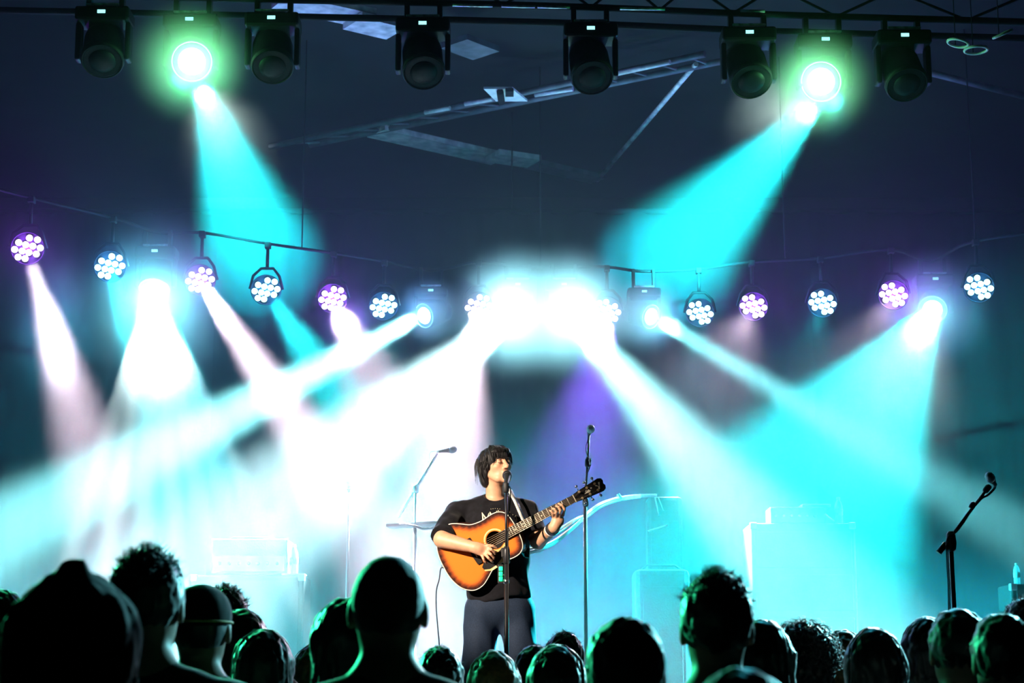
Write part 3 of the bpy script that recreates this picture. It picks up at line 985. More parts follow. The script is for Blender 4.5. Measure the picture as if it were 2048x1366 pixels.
# right edge bottle on a small amplifier
Y = 12.6
zt = at(2044, 1168, Y).z
sp = cabinet(2012, 2150, Y, zt, 0.35, 'low cabinet at the right edge carrying a bottle', 's')
bottle(Vector((at(2041, 1168, Y).x, Y + 0.08, zt)), 0.15, 'small water bottle cut by the right edge of the picture')

# keyboard under cables to the right of the musician
Y = 13.6
zk = at(1320, 992, Y).z
kb = thing('instrument_case', (at(1330, 1000, Y).x, Y + 0.15, STAGE_Z), 'tall keyboard case standing on end, draped with white cables', 'instrument case')
w = at(1362, 1000, Y).x - at(1292, 1000, Y).x
hk = zk - STAGE_Z
MB().box((0, 0, hk / 2), (w, 0.26, hk), bevel=0.03).build('body', m_tolex, kb)
MB().box((0.0, -0.135, hk * .55), (w * .8, 0.01, hk * .7), bevel=0.003).build('front_panel', m_tolex, kb)
MB().tube([at(1296, 1062, Y), at(1335, 1050, Y - .01)], 0.006, 6).build('strap', m_white, kb, kb.location)
MB().tube([at(1309, 990, Y), at(1318, 1032, Y)], 0.005, 6).build('strap', m_white, kb, kb.location)
MB().tube([at(1317, 996, Y), at(1327, 1022, Y)], 0.004, 6).build('strap', m_white, kb, kb.location)
sc2 = thing('guitar_amplifier', (at(1325, 1140, 13.0).x, 13.2, STAGE_Z), 'rounded grey-blue amplifier box low behind the two dark heads', 'amplifier')
hm = at(1325, 1137, 13.0).z - STAGE_Z
MB().box((0, 0, hm / 2), (0.40, 0.34, hm), bevel=0.04).build('body', m_tolex, sc2)
MB().box((0, -0.172, hm * .5), (0.28, 0.01, hm * .8), bevel=0.004).build('grille', m_tolex, sc2)
MB().tube([(-0.14, -0.1, hm), (-0.1, -0.1, hm + .03), (0.1, -0.1, hm + .03), (0.14, -0.1, hm)], 0.008, 8).build('carry_handle', m_rub, sc2)

cb = thing('cable_bundle', at(1312, 990, 13.5), 'white cable bundle sagging from the case down behind the musician', 'cable')
o = cb.location
rnd = random.Random(4)
base = [(1312, 990, 13.5), (1275, 992, 13.1), (1240, 997, 12.6), (1205, 1008, 11.85), (1178, 1026, 11.6)]
ends = [[(1150, 1050, 11.1), (1110, 1083, 10.9), (1075, 1099, 10.7), (1040, 1104, 10.6), (1000, 1100, 10.6)],
        [(1152, 1048, 11.1), (1112, 1079, 10.9), (1077, 1094, 10.7), (1042, 1098, 10.6), (1000, 1098, 10.6)],
        [(1150, 1053, 11.1), (1108, 1087, 10.9), (1070, 1103, 10.7), (1040, 1107, 10.6), (1000, 1104, 10.6)],
        [(1160, 1035, 11.1), (1125, 1060, 10.9), (1090, 1080, 10.7), (1050, 1088, 10.6), (1000, 1090, 10.6)],
        [(1155, 1036, 11.1), (1120, 1057, 10.9), (1085, 1076, 10.7), (1050, 1086, 10.6), (1000, 1088, 10.6)],
        [(1150, 1051, 11.1), (1109, 1085, 10.9), (1072, 1101, 10.7), (1040, 1105.5, 10.6), (1000, 1102, 10.6)]]
for k, e in enumerate(ends):
    pts = [at(x, y + (k - 2.5) * (0.5 + 1.4 * i / 5), yy) for i, (x, y, yy) in enumerate(base)] + [at(*p) for p in e]
    MB().tube(smooth_path(pts, 6), 0.006 + 0.002 * (k % 3), 6).build('cable', m_white, cb, o)
MB().tube([at(1236, 988, 12.58), at(1243, 998, 12.58)], 0.012, 8).build('clip', m_silver, cb, o)

# ------------------------------------------------------------------ the musician
SY = 10.0


def S(px, py, dy=0.0):
    return np.array(at(px, py, SY + dy))


m_skin = mat('skin', (0.62, 0.335, 0.205), 0.5, vary=0.10, scale=25)
m_hair = mat('dark brown hair', (0.006, 0.005, 0.006), 0.55, vary=0.4, scale=60, sheen=0.15, spec=0.3)
m_shirt = mat('black cotton', (0.005, 0.005, 0.008), 0.85, vary=0.4, scale=40, spec=0.2, sheen=0.15)
m_jean = mat('dark denim', (0.016, 0.028, 0.055), 0.8, vary=0.2, scale=160, spec=0.2)
m_print = mat('cream shirt print', (0.85, 0.72, 0.50), 0.7, vary=0.12, scale=90)
m_shoe = mat('black shoe leather', (0.015, 0.015, 0.018), 0.5, vary=0.3)

# head frame: local +x his left, +y forward, +z up
HC = S(993, 934, -0.03)
_yaw, _tilt, _roll = math.radians(-32), math.radians(10), math.radians(4)
fwd = Vector((math.sin(math.radians(34)), -math.cos(math.radians(34)), math.sin(_tilt))).normalized()
lft = Vector((0, 0, 1)).cross(fwd) * -1
lft.normalize()
upv = lft.cross(fwd) * 1
if upv.z < 0:
    upv = -upv
HR = Matrix((fwd.cross(upv), fwd, upv)).transposed() @ Matrix.Rotation(_roll, 3, 'Y')
HRn = np.array(HR)
HS = 0.93


def hp(x, y, z):
    return HC + HRn @ (np.array((x, y, z)) * HS)


def head_prims():
    q = []

    def e(c, r, k, neg=False):
        q.append(('-e' if neg else 'e', hp(*c), np.array(r) * HS, k, HRn))

    def c(a, b, ra, rb, k, neg=False):
        q.append(('-c' if neg else 'c', hp(*a), hp(*b), ra * HS, rb * HS, k))
    e((0, -.018, .032), (.074, .095, .083), .01)
    e((0, .026, -.040), (.058, .066, .072), .03)
    c((-.030, .055, -.088), (.030, .055, -.088), .014, .014, .025)
    e((0, .074, -.098), (.020, .016, .017), .018)
    for s in (-1, 1):
        e((s * .043, .057, -.014), (.020, .024, .017), .02)
        c((s * .058, -.005, -.045), (s * .040, .045, -.085), .014, .014, .02)
    c((-.034, .080, .026), (.034, .080, .026), .011, .011, .014)
    for s in (-1, 1):
        e((s * .031, .098, .010), (.019, .020, .014), .010, True)
        e((s * .031, .077, .007), (.0165, .0150, .0135), .004)
    c((0, .088, .016), (0, .109, -.026), .0085, .0125, .010)
    for s in (-1, 1):
        e((s * .012, .097, -.030), (.0085, .011, .008), .006)
    c((-.017, .088, -.056), (.017, .088, -.056), .008, .008, .007)
    c((-.015, .084, -.075), (.015, .084, -.075), .0085, .0085, .007)
    e((0, .098, -.0655), (.019, .022, .0070), .003, True)
    for s in (-1, 1):
        e((s * .076, -.012, -.004), (.009, .020, .031), .006)
        e((s * .084, -.008, -.002), (.006, .011, .018), .004, True)
    return q


NB = S(990, 1006, 0.02)
neck = [('c', hp(0, -.03, -.045), NB, .050, .052, .02),
        ('c', NB + (0, 0, -.03), S(930, 1032, .02), .045, .040, .04), ('c', NB + (0, 0, -.03), S(1045, 1030, .02), .045, .040, .04)]
SHR, ELR, WRR = S(915, 1028, .02), S(884, 1079, -.17), S(950, 1095, -.262)
SHL, ELL, WRL = S(1052, 1026, .0), S(1076, 1082, -.09), S(1109, 1054, -.275)
torso = [('e', S(988, 1065, .02), (.19, .115, .20), .06), ('e', S(995, 1130, .03), (.165, .11, .18), .06),
         ('e', S(998, 1205, .04), (.165, .115, .13), .06)]
HIPR, HIPL = S(968, 1222, .04), S(1030, 1222, .04)
FR, FL = np.array((at(938, 1500, SY).x, SY + .05, STAGE_Z + .09)), np.array((at(1062, 1500, SY).x, SY + .03, STAGE_Z + .09))
KNR, KNL = (HIPR + FR) / 2 + (0, -.03, .02), (HIPL + FL) / 2 + (0, -.03, .02)
arms = [('c', SHR, ELR, .058, .043, .03), ('c', ELR, WRR, .046, .029, .012),
        ('c', SHL, ELL, .058, .044, .03), ('c', ELL, WRL, .045, .029, .012)]
legs = [('c', HIPR, KNR, .088, .058, .05), ('c', KNR, FR, .058, .042, .02), ('c', HIPL, KNL, .088, .058, .05), ('c', KNL, FL, .058, .042, .02),
        ('c', FR, FR + (-.02, -.15, -.05), .04, .03, .02), ('c', FL, FL + (.03, -.15, -.05), .04, .03, .02)]


def finger(pts, r, k=.006):
    out = []
    for i in range(len(pts) - 1):
        out.append(('c', pts[i], pts[i + 1], r * (1 - .10 * i), r * (1 - .10 * (i + 1)), k if i == 0 else .002))
    return out


# strumming hand: palm over the strings, fingers slightly curled down to the right
PR = S(966, 1101, -.272)
hands = [('e', S(962, 1099, -.270), (.042, .018, .034), .015, np.array(Matrix.Rotation(0.35, 3, 'Y'))),
         ('c', WRR, S(958, 1097, -.268), .026, .026, .015)]
kR = [S(975, 1096, -.276), S(974, 1103, -.282), S(970, 1108, -.280), S(964, 1111, -.274)]
hands += finger([kR[0], S(983, 1099, -.292), S(988.5, 1104, -.283), S(990, 1108, -.268)], .0088)
hands += finger([kR[1], S(982, 1109, -.300), S(987.5, 1115, -.288), S(988, 1118, -.272)], .0090)
hands += finger([kR[2], S(977, 1116, -.297), S(983.5, 1122, -.286), S(986, 1125, -.272)], .0086)
hands += finger([kR[3], S(967, 1118.5, -.287), S(971, 1124, -.278), S(974, 1127, -.268)], .0076)
hands += finger([S(964, 1094, -.268), S(976, 1091, -.280), S(986, 1092, -.282), S(993, 1096, -.274)], .0100)
# fretting hand: palm under the neck, fingers arching up over the strings, thumb behind
hands += [('e', S(1116, 1041, -.283), (.034, .024, .034), .015, np.array(Matrix.Rotation(-0.2, 3, 'Y'))),
          ('c', WRL, S(1113, 1046, -.28), .027, .026, .015)]
for kn, pip, dip, tp, r in (((1126, 1031, -.300), (1129, 1018, -.338), (1124, 1010, -.345), (1117, 1007, -.332), .0088),
                            ((1119, 1033, -.305), (1121, 1021, -.345), (1117, 1014, -.348), (1112, 1012, -.328), .0090),
                            ((1112, 1034, -.303), (1113, 1024, -.342), (1109, 1018, -.344), (1104.5, 1017, -.324), .0086),
                            ((1106, 1033, -.298), (1106, 1027, -.332), (1102.5, 1022.5, -.336), (1099, 1021, -.321), .0078)):
    hands += finger([S(*kn), S(*pip), S(*dip), S(*tp)], r)
hands += finger([S(1108, 1040, -.272), S(1105, 1030, -.258), S(1108, 1019, -.255)], .0105)

body_prims = torso[:]
body_prims += neck + arms + legs + head_prims() + hands


def body_fn(p):
    return blend(p, body_prims)


SO = Vector((at(998, 1200, SY).x, SY + 0.02, STAGE_Z))
V, Q = nets(body_fn, (-0.60, 9.52, 1.06), (0.46, 10.30, 2.92), 0.0052)
singer = link('person', np_mesh('person', V - np.array(SO), Q), m_skin)
singer.location = SO
tag(singer, 'musician in black T-shirt and jeans singing and playing guitar on stage', 'person')

# T-shirt
_sc = [(SHR + (ELR - SHR) * .92), (SHL + (ELL - SHL) * .80)]
shirt_prims = [('e', S(988, 1062, .015), (.200, .130, .20), .05), ('e', S(994, 1120, .02), (.185, .128, .19), .06), ('e', S(998, 1185, .03), (.180, .135, .15), .06),
               ('c', S(984, 1008, .02), S(922, 1026, .02), .058, .062, .04), ('c', S(994, 1008, .02), S(1050, 1023, .01), .058, .062, .04),
               ('c', SHR, _sc[0], .068, .072, .03), ('c', SHL, _sc[1], .066, .070, .03)]


def shirt_fn(p):
    d = blend(p, shirt_prims)
    d = d + wob(p, 26, 1) * .006 + wob(p * np.array((1, 1, .5)), 55, 2) * .003
    hem = SO.z + (S(998, 1200).item(2) - SO.z) + 0.02 * np.sin((p[:, 0]) * 14 + 1)
    d = s_max(d, hem - p[:, 2], .006)
    for a, b, f in ((SHR, ELR, .93), (SHL, ELL, .82)):
        n = (b - a) / np.linalg.norm(b - a)
        cut = (p - (a + (b - a) * f)) @ n
        arm = s_cap(p, a, b, .085, .085)
        d = np.where((arm < .03) & (cut > -.05), s_max(d, cut, .004), d)
    d = s_max(d, -s_ell(p, S(990, 988, -.03), (.060, .085, .042)), .006)
    return d


V, Q = nets(shirt_fn, (-0.60, 9.60, 1.95), (0.36, 10.34, 2.72), 0.006)
shirt = link('t_shirt', np_mesh('t_shirt', V - np.array(SO), Q), m_shirt, singer)

# jeans
jean_prims = [('e', S(998, 1212, .035), (.172, .125, .12), .05),
              ('c', HIPR + (-.01, 0, 0), KNR, .100, .082, .05), ('c', KNR, FR + (0, 0, .02), .082, .078, .02),
              ('c', HIPL + (.01, 0, 0), KNL, .100, .082, .04), ('c', KNL, FL + (0, 0, .02), .082, .078, .02)]


def jean_fn(p):
    d = blend(p, jean_prims) + wob(p * np.array((1, 1, .6)), 30, 5) * .006
    d = s_max(d, p[:, 2] - S(998, 1180)[2], .01)
    return s_max(d, STAGE_Z + .05 - p[:, 2], .004)


V, Q = nets(jean_fn, (-0.36, 9.70, 1.05), (0.34, 10.30, 2.20), 0.008)
jeans = link('jeans', np_mesh('jeans', V - np.array(SO), Q), m_jean, singer)
for f, sx in ((FR, -.02), (FL, .03)):
    def shoe_fn(p, f=f, sx=sx):
        d = blend(p, [('c', f + (0, .05, -.045), f + (sx, -.17, -.05), .048, .042, .02), ('c', f + (0, .03, -.02), f + (0, 0, .02), .05, .05, .03)])
        return s_max(d, STAGE_Z + .003 - p[:, 2], .003)
    V, Q = nets(shoe_fn, f - (.12, .28, .10), f + (.12, .14, .12), 0.008)
    link('shoe', np_mesh('shoe', V - np.array(SO), Q), m_shoe, singer)

# hair: a mop over the brow and ears with loose locks
hair_prims = []


def he(c, r, k, neg=False):
    hair_prims.append(('-e' if neg else 'e', hp(*c), np.array(r) * HS, k, HRn))


he((0, -.026, .040), (.092, .106, .090), .01)
he((0, -.075, -.020), (.078, .045, .075), .03)
for s in (-1, 1):
    he((s * .074, -.030, -.006), (.022, .045, .060), .02)
    he((s * .055, -.060, -.070), (.030, .035, .040), .02)
he((0, .062, .075), (.070, .038, .030), .02)
he((0, .115, -.045), (.068, .085, .082), .012, True)


def hair_fn(p):
    q = (p - HC) @ HRn
    d = blend(p, hair_prims)
    return d + wob(q * np.array((1.5, 1.5, .45)), 75, 3) * .005 + wob(q * np.array((1.6, 1.6, .3)), 150, 4) * .0025


V, Q = nets(hair_fn, HC - .17, HC + .17, 0.004)
hm = MB()
hm.v = [tuple(v) for v in V]
hm.f = [tuple(q) for q in Q]
hm.s = [True] * len(Q)
rnd = random.Random(11)


def lock(pts, r0):
    P = smooth_path([Vector(hp(*p)) for p in pts], 3)
    n = len(P)
    hm.tube(P, [r0 * (1 - .85 * i / (n - 1)) for i in range(n)], 4, caps=False)


for k in range(60):                                      # fringe falling over the brow
    x = rnd.uniform(-.075, .072)
    ln = rnd.uniform(.0, .026) + (.020 if x < -.04 or x > .05 else 0)
    yb = .100 - 6.0 * x * x
    sw = rnd.uniform(-.016, .012)
    lock([(x * .7, .035, .122), (x * .95, yb - .025, .098), (x + sw * .5, yb - .004, .062), (x + sw, yb - .004 - abs(x) * .1, .040 - ln)], rnd.uniform(.0035, .006))
for k in range(70):                                      # shaggy sides and nape
    s = rnd.choice((-1, 1))
    y = rnd.uniform(-.10, .035)
    z = rnd.uniform(-.10, -.02) if y < -.02 else rnd.uniform(-.04, .0)
    fl = rnd.uniform(.0, .022)
    lock([(s * .075, y * .9, .07), (s * .092, y, .03), (s * (.092 + fl * .3), y - .004, (z + .03) * .5), (s * (.086 + fl), y - rnd.uniform(0, .02), z)], rnd.uniform(.003, .0055))
for k in range(26):                                      # flyaway locks lit from behind on his left
    y = rnd.uniform(-.07, .03)
    lock([(.07, y, .07), (.092, y + .005, .035), (.105 + rnd.uniform(0, .02), y + rnd.uniform(-.02, .02), rnd.uniform(-.02, .03))], .0022)
hm.build('hair', m_hair, singer, SO)

# face details
m_lash = mat('dark lash', (0.03, 0.018, 0.015), 0.6)
m_lip = mat('lips', (0.50, 0.20, 0.16), 0.5, vary=0.1)
m_mouth = mat('mouth inside', (0.06, 0.012, 0.012), 0.5)
for s in (-1, 1):
    MB().tube([hp(s * (.031 - .016), .0895, .004), hp(s * .026, .0925, -.0005), hp(s * .036, .0905, -.0005), hp(s * .047, .083, .004)], [.0008, .0018, .0018, .0008], 6).build('eyelash', m_lash, singer, SO)
    MB().tube([hp(s * .014, .0945, .026), hp(s * .028, .0945, .032), hp(s * .042, .0875, .031), hp(s * .052, .079, .025)], [.002, .0038, .0034, .001], 6).build('eyebrow', m_hair, singer, SO)
MB().tube([hp(-.021, .086, -.062), hp(-.008, .0965, -.0575), hp(0, .0965, -.0585), hp(.008, .0965, -.0575), hp(.021, .086, -.062)], [.001, .0036, .003, .0036, .001], 6).build('upper_lip', m_lip, singer, SO)
MB().tube([hp(-.019, .084, -.069), hp(0, .0945, -.0765), hp(.019, .084, -.069)], [.001, .0045, .001], 6).build('lower_lip', m_lip, singer, SO)
MB().lathe([(.0155 * HS, -.002), (.013 * HS, .001)], Matrix.Translation(Vector(hp(0, .0815, -.066))) @ HR.to_4x4() @ Matrix.Rotation(-PI / 2, 4, 'X') @ Matrix.Diagonal((1, .42, 1, 1)), 14).build('mouth', m_mouth, singer, SO)

# wrist band on the fretting arm
d = Vector(WRL - ELL).normalized()
wc = Vector(WRL) - d * 0.028
M = frame(wc, d)
MB().lathe([(.0345, -.016), (.0375, -.012), (.0375, .012), (.0345, .016)], M, 24, cap=False).build('wrist_band', m_rub, singer, SO)
MB().lathe([(.033, -.024), (.0355, -.0225), (.0355, -.0185), (.033, -.017)], M, 24, cap=False).build('bracelet', m_cap, singer, SO)

# shirt print, laid on the cloth
from mathutils.bvhtree import BVHTree
_bv = BVHTree.FromPolygons([tuple(v.co) for v in shirt.data.vertices], [tuple(p.vertices) for p in shirt.data.polygons])


def on_shirt(px, py, lift=.003):
    a = CAM - SO
    dr = ray(px, py).normalized()
    hit = _bv.ray_cast(a, dr)
    if hit[0] is None:
        return Vector(S(px, py, -.12)) - SO
    return hit[0] - dr * lift


def flat(polys):
    mb = MB()
    for poly in polys:
        n = len(poly)
        cx, cy = sum(p[0] for p in poly) / n, sum(p[1] for p in poly) / n
        fine = []
        for i in range(n):
            p, q = poly[i], poly[(i + 1) % n]
            for t in (0, .34, .67):
                fine.append((p[0] + (q[0] - p[0]) * t, p[1] + (q[1] - p[1]) * t))
        pts = [on_shirt(cx, cy)] + [on_shirt(*p) for p in fine]
        mb.add(pts, [(0, i + 1, (i + 1) % len(fine) + 1) for i in range(len(fine))], False)
    return mb


def spike(x0, y0, x1, y1, w0, w1):                       # one tapering stroke of the jagged lettering
    dx, dy = x1 - x0, y1 - y0
    L = math.hypot(dx, dy)
    nx, ny = -dy / L * 1.3, dx / L * 1.3
    return [(x0 - nx * w0, y0 - ny * w0), (x1 - nx * w1, y1 - ny * w1), (x1 + nx * w1, y1 + ny * w1), (x0 + nx * w0, y0 + ny * w0)]


st_ = [spike(964.2, 1025, 967.5, 1050, .5, 1.6), spike(964.5, 1026, 972.5, 1038, .4, 1.3), spike(972.5, 1037, 967.5, 1050, 1.2, .5),
       spike(977.8, 1026, 973, 1044, .4, 1.6), spike(979.8, 1023.5, 981, 1040, .4, 1.5), spike(980, 1024, 985.5, 1033, .3, 1.2), spike(976, 1037, 983, 1036, .6, .6),
       spike(993.5, 1021.5, 990, 1034, .4, 1.5), spike(996.3, 1020, 999.5, 1031, .4, 1.7), spike(996.3, 1020.5, 994.5, 1032, .3, 1.0), spike(1004.3, 1022, 1008.5, 1031, .4, 1.4),
       spike(1004.5, 1022.5, 1004, 1034, .4, 1.0),
       spike(1018.5, 1022, 1016, 1033, .4, 1.8), spike(1018.8, 1022, 1020.5, 1035, .4, 1.3), spike(1016, 1031, 1022, 1037, 1.2, .4),
       spike(1025.5, 1029, 1027, 1037, .5, 1.3), spike(1027, 1036, 1031, 1032, 1.0, .6), spike(1031, 1031, 1034, 1041, .7, .5)]
flat(st_).build('jagged_lettering', m_print, shirt)
flat([[(x - .5, y - .5), (x + .5, y - .5), (x + .5, y + .5), (x - .5, y + .5)] for x, y in ((982, 1018), (986, 1017.4), (990.3, 1016.8), (995, 1017.2), (999.5, 1017.8))]).build('small_dots', m_print, shirt)

# ------------------------------------------------------------------ acoustic guitar
hole, nut = Vector(S(990, 1080, -.205)), Vector(S(1143, 1000, -.315))
gx = (nut - hole).normalized()
gz = Vector((0.04, -1, -0.02))
gz = (gz - gx * gz.dot(gx)).normalized()
gz = (Matrix.Rotation(0.06, 3, gx) @ gz)
gy = gz.cross(gx)
GM = Matrix((gx, gy, gz)).transposed().to_4x4()
GM.translation = hole + gx * 0.135                       # origin: where the neck meets the body
guitar = bpy.data.objects.new('acoustic_guitar', None)
guitar.matrix_basis = GM
COL.objects.link(guitar)
tag(guitar, 'orange sunburst acoustic guitar held by the musician', 'guitar')
prof = [(-.505, 0), (-.503, .05), (-.49, .105), (-.462, .155), (-.42, .188), (-.38, .199), (-.33, .193), (-.28, .168), (-.235, .142), (-.195, .128),
        (-.15, .125), (-.11, .129), (-.075, .131), (-.045, .125), (-.02, .107), (-.006, .077), (0, .035)]
LB = .87
prof = [((-.135 + (x + .135) * LB) if x < -.135 else x, y * (.965 if x < -.22 else 1)) for x, y in prof]
half = [(p.x, p.y) for p in smooth_path([(x, y, 0) for x, y in prof], 4)]
OUT = half + [(x, -y) for x, y in reversed(half[1:])]
OUT = OUT[::-1]
NO = len(OUT)
THK = .105
m_wood = bpy.data.materials.new('sunburst top')
m_wood.use_nodes = True
_n, _l = m_wood.node_tree.nodes, m_wood.node_tree.links
_b = _n['Principled BSDF']
_at = _n.new('ShaderNodeAttribute')
_at.attribute_name = 'edge'
_tc = _n.new('ShaderNodeTexCoord')
_mp = _n.new('ShaderNodeMapping')
_mp.inputs['Scale'].default_value = (3, 220, 3)
_nz = _n.new('ShaderNodeTexNoise')
_nz.inputs['Scale'].default_value = 1.0
_l.new(_tc.outputs['Object'], _mp.inputs['Vector'])
_l.new(_mp.outputs['Vector'], _nz.inputs['Vector'])
_mx = _n.new('ShaderNodeMath')
_mx.operation = 'MULTIPLY_ADD'
_mx.inputs[1].default_value = 0.10
_l.new(_nz.outputs['Fac'], _mx.inputs[0])
_l.new(_at.outputs['Fac'], _mx.inputs[2])
_cr = _n.new('ShaderNodeValToRGB')
_cr.color_ramp.elements[0].position, _cr.color_ramp.elements[0].color = 0.08, (0.010, 0.004, 0.004, 1)
_cr.color_ramp.elements[1].position, _cr.color_ramp.elements[1].color = 0.56, (0.80, 0.20, 0.018, 1)
for pos, colr in ((0.20, (0.05, 0.010, 0.006, 1)), (0.32, (0.36, 0.07, 0.012, 1)), (0.42, (0.72, 0.17, 0.018, 1))):
    e = _cr.color_ramp.elements.new(pos)
    e.color = colr
_l.new(_mx.outputs[0], _cr.inputs['Fac'])
_l.new(_cr.outputs['Color'], _b.inputs['Base Color'])
_b.inputs['Roughness'].default_value = 0.35
m_side = mat('dark mahogany', (0.05, 0.014, 0.008), 0.35, vary=0.4, scale=30)
m_bind = mat('cream binding', (0.85, 0.78, 0.62), 0.4, vary=0.05)
m_ebony = mat('ebony', (0.012, 0.010, 0.010), 0.4, vary=0.4, scale=60)
m_pearl = mat('pearl inlay', (0.85, 0.80, 0.66), 0.3, vary=0.1)
m_str = mat('bronze string', (0.55, 0.42, 0.28), 0.3, 0.8, vary=0.05)
m_brass = mat('gold tuner', (0.80, 0.60, 0.36), 0.3, 0.5, vary=0.1)

# top plate with a real sound hole: rings from the outline inward to the hole rim
HX, HRD = -.135, .049
RN = 14
tv, tf, te = [], [], []
for k in range(RN + 1):
    s = k / RN
    for (x, y) in OUT:
        an = math.atan2(y, x - HX)
        hx_, hy_ = HX + HRD * math.cos(an), HRD * math.sin(an)
        px_, py_ = x + (hx_ - x) * s, y + (hy_ - y) * s
        tv.append((px_, py_, 0))
        dmin = min(math.hypot(px_ - a, py_ - b_) for a, b_ in OUT[::3])
        te.append(min(1.0, dmin / 0.105))
for k in range(RN):
    for i in range(NO):
        j = (i + 1) % NO
        tf.append((k * NO + i, k * NO + j, (k + 1) * NO + j, (k + 1) * NO + i))
me = bpy.data.meshes.new('top')
me.from_pydata(tv, [], tf)
at_e = me.attributes.new('edge', 'FLOAT', 'POINT')
at_e.data.foreach_set('value', te)
me.update()
link('top', me, m_wood, guitar)
sd = MB()
sd.add([(x, y, 0) for x, y in OUT] + [(x, y, -THK) for x, y in OUT], [(i, (i + 1) % NO, NO + (i + 1) % NO, NO + i) for i in range(NO)])
sd.build('side', m_side, guitar)
MB().add([(x, y, -THK) for x, y in OUT] + [(-.25, 0, -THK - .01)], [(i, (i + 1) % NO, NO) for i in range(NO)]).build('back', m_side, guitar)
MB().tube([(x, y, .0005) for x, y in OUT], .0028, 6, closed=True).build('binding', m_bind, guitar)
MB().lathe([(.0485, -.03), (.0485, 0.0)], Matrix.Translation((HX, 0, 0)), 32, cap=False).build('sound_hole', m_ebony, guitar)
MB().lathe([(.0, -.06), (.055, -.06)], Matrix.Translation((HX, 0, 0)), 32, cap=False).build('inner_shade', m_ebony, guitar)
MB().lathe([(.0535, .0006), (.0615, .0012), (.0625, .0006)], Matrix.Translation((HX, 0, 0)), 40, cap=False).build('rosette', mat('rosette', (0.80, 0.52, 0.20), .4, vary=.15, scale=200), guitar)
# pickguard with cream edge on the treble side of the sound hole
pg = [(-.098, -.050), (-.105, -.085), (-.13, -.115), (-.175, -.135), (-.225, -.140), (-.262, -.125), (-.265, -.105), (-.235, -.075), (-.20, -.052), (-.175, -.045),
      (-.16, -.058), (-.135, -.064), (-.112, -.059)]
MB().prism([(x, y) for x, y in pg][::-1], .0008, .0022, None).build('pickguard_edge', mat('yellow cream plastic', (0.85, 0.60, 0.24), .35, vary=.05), guitar)
cx, cy = -.195, -.092
MB().prism([(cx + (x - cx) * .86 - .012, cy + (y - cy) * .80 + .004) for x, y in pg][::-1], .0022, .0032, None).build('pickguard', m_ebony, guitar)
MB().prism([(x + .020, y) for x, y in ((-.300, -.075), (-.272, -.075), (-.268, -.03), (-.268, .03), (-.272, .075), (-.300, .075), (-.306, .03), (-.306, -.03))], .0005, .009).build('bridge', m_ebony, guitar)
MB().box((-.264, 0, .0105), (.0035, .075, .006)).build('saddle', m_bind, guitar)
# neck, fretboard, frets
MB().prism([(-.10, -.0275), (.358, -.0215), (.358, .0215), (-.10, .0275)], .0015, .0085).build('fretboard', m_ebony, guitar)
nk = MB()
ring = []
for x, hw, dp in ((-.004, .027, .055), (.012, .0265, .030), (.05, .026, .021), (.20, .0238, .0195), (.335, .0218, .019), (.362, .0215, .016)):
    ring.append([(x, hw * math.cos(a), .002 - dp * math.sin(a)) for a in [PI * i / 10 for i in range(11)]])
nk.add([p for r_ in ring for p in r_], [(i * 11 + k, i * 11 + k + 1, (i + 1) * 11 + k + 1, (i + 1) * 11 + k) for i in range(len(ring) - 1) for k in range(10)])
nk.build('neck', m_side, guitar)
for f in range(1, 19):
    x = .358 - .645 * (1 - 2 ** (-f / 12))
    hw = .0215 + (.358 - x) / .458 * .006
    e = MB().tube([(x, -hw, .0088), (x, hw, .0088)], .0016, 6).build('fret', mat('fret wire', (0.85, 0.80, 0.72), .35, .3, vary=.05), guitar)
for f in (3, 5, 7, 9, 12, 15):
    x = .358 - .645 * (1 - (2 ** (-f / 12) + 2 ** (-(f - 1) / 12)) / 2)
    for yy in ((-.008, .008) if f == 12 else (0,)):
        MB().lathe([(.0034, .0084), (.003, .0091)], Matrix.Translation((x, yy, 0)), 10).build('inlay_dot', m_pearl, guitar)
MB().box((.3595, 0, .0085), (.0055, .045, .010), bevel=.001).build('nut', m_bind, guitar)
HD = Matrix.Translation((.362, 0, .002)) @ Matrix.Rotation(math.radians(13), 4, 'Y')
hs = [(0, -.022), (.03, -.028), (.075, -.0315), (.125, -.036), (.155, -.0385), (.172, -.030), (.178, -.014), (.172, 0), (.178, .014), (.172, .030), (.155, .0385), (.125, .036), (.075, .0315), (.03, .028), (0, .022)]
head = MB().prism(hs, -.014, .0, HD).build('headstock', m_ebony, guitar)
em = [[(.055, -.004), (.085, -.008), (.10, .0), (.085, .008)], [(.088, .002), (.098, .012), (.108, .010), (.098, .0)], [(.062, .003), (.072, .012), (.078, .008)]]
mb = MB()
for q in em:
    mb.prism(q, .0004, .0012, HD)
mb.build('emblem', m_pearl, head)
MB().prism([(.135, -.016), (.142, -.018), (.150, .0), (.158, .016), (.150, .018), (.143, .004), (.128, .012), (.126, .008), (.139, -.002)], .0004, .0012, HD).build('crown_inlay', m_pearl, head)
for sgn in (-1, 1):
    for tx in (.035, .082, .130):
        MB().lathe([(.0078, 0), (.0078, .003), (.0045, .004), (.0045, .014), (.0052, .017)], HD @ Matrix.Translation((tx, sgn * .019, 0)), 12).build('tuning_post', m_brass, guitar)
        tk = MB()
        tk.tube([HD @ Vector((tx, sgn * .030, -.010)), HD @ Vector((tx, sgn * .046, -.010))], .003, 8)
        tk.lathe([(.004, 0), (.009, .004), (.009, .012), (.004, .016)], HD @ Matrix.Translation((tx, sgn * .044, -.010)) @ Matrix.Rotation(-sgn * PI / 2, 4, 'X'), 12)
        tk.build('tuning_peg', m_chrome, guitar)
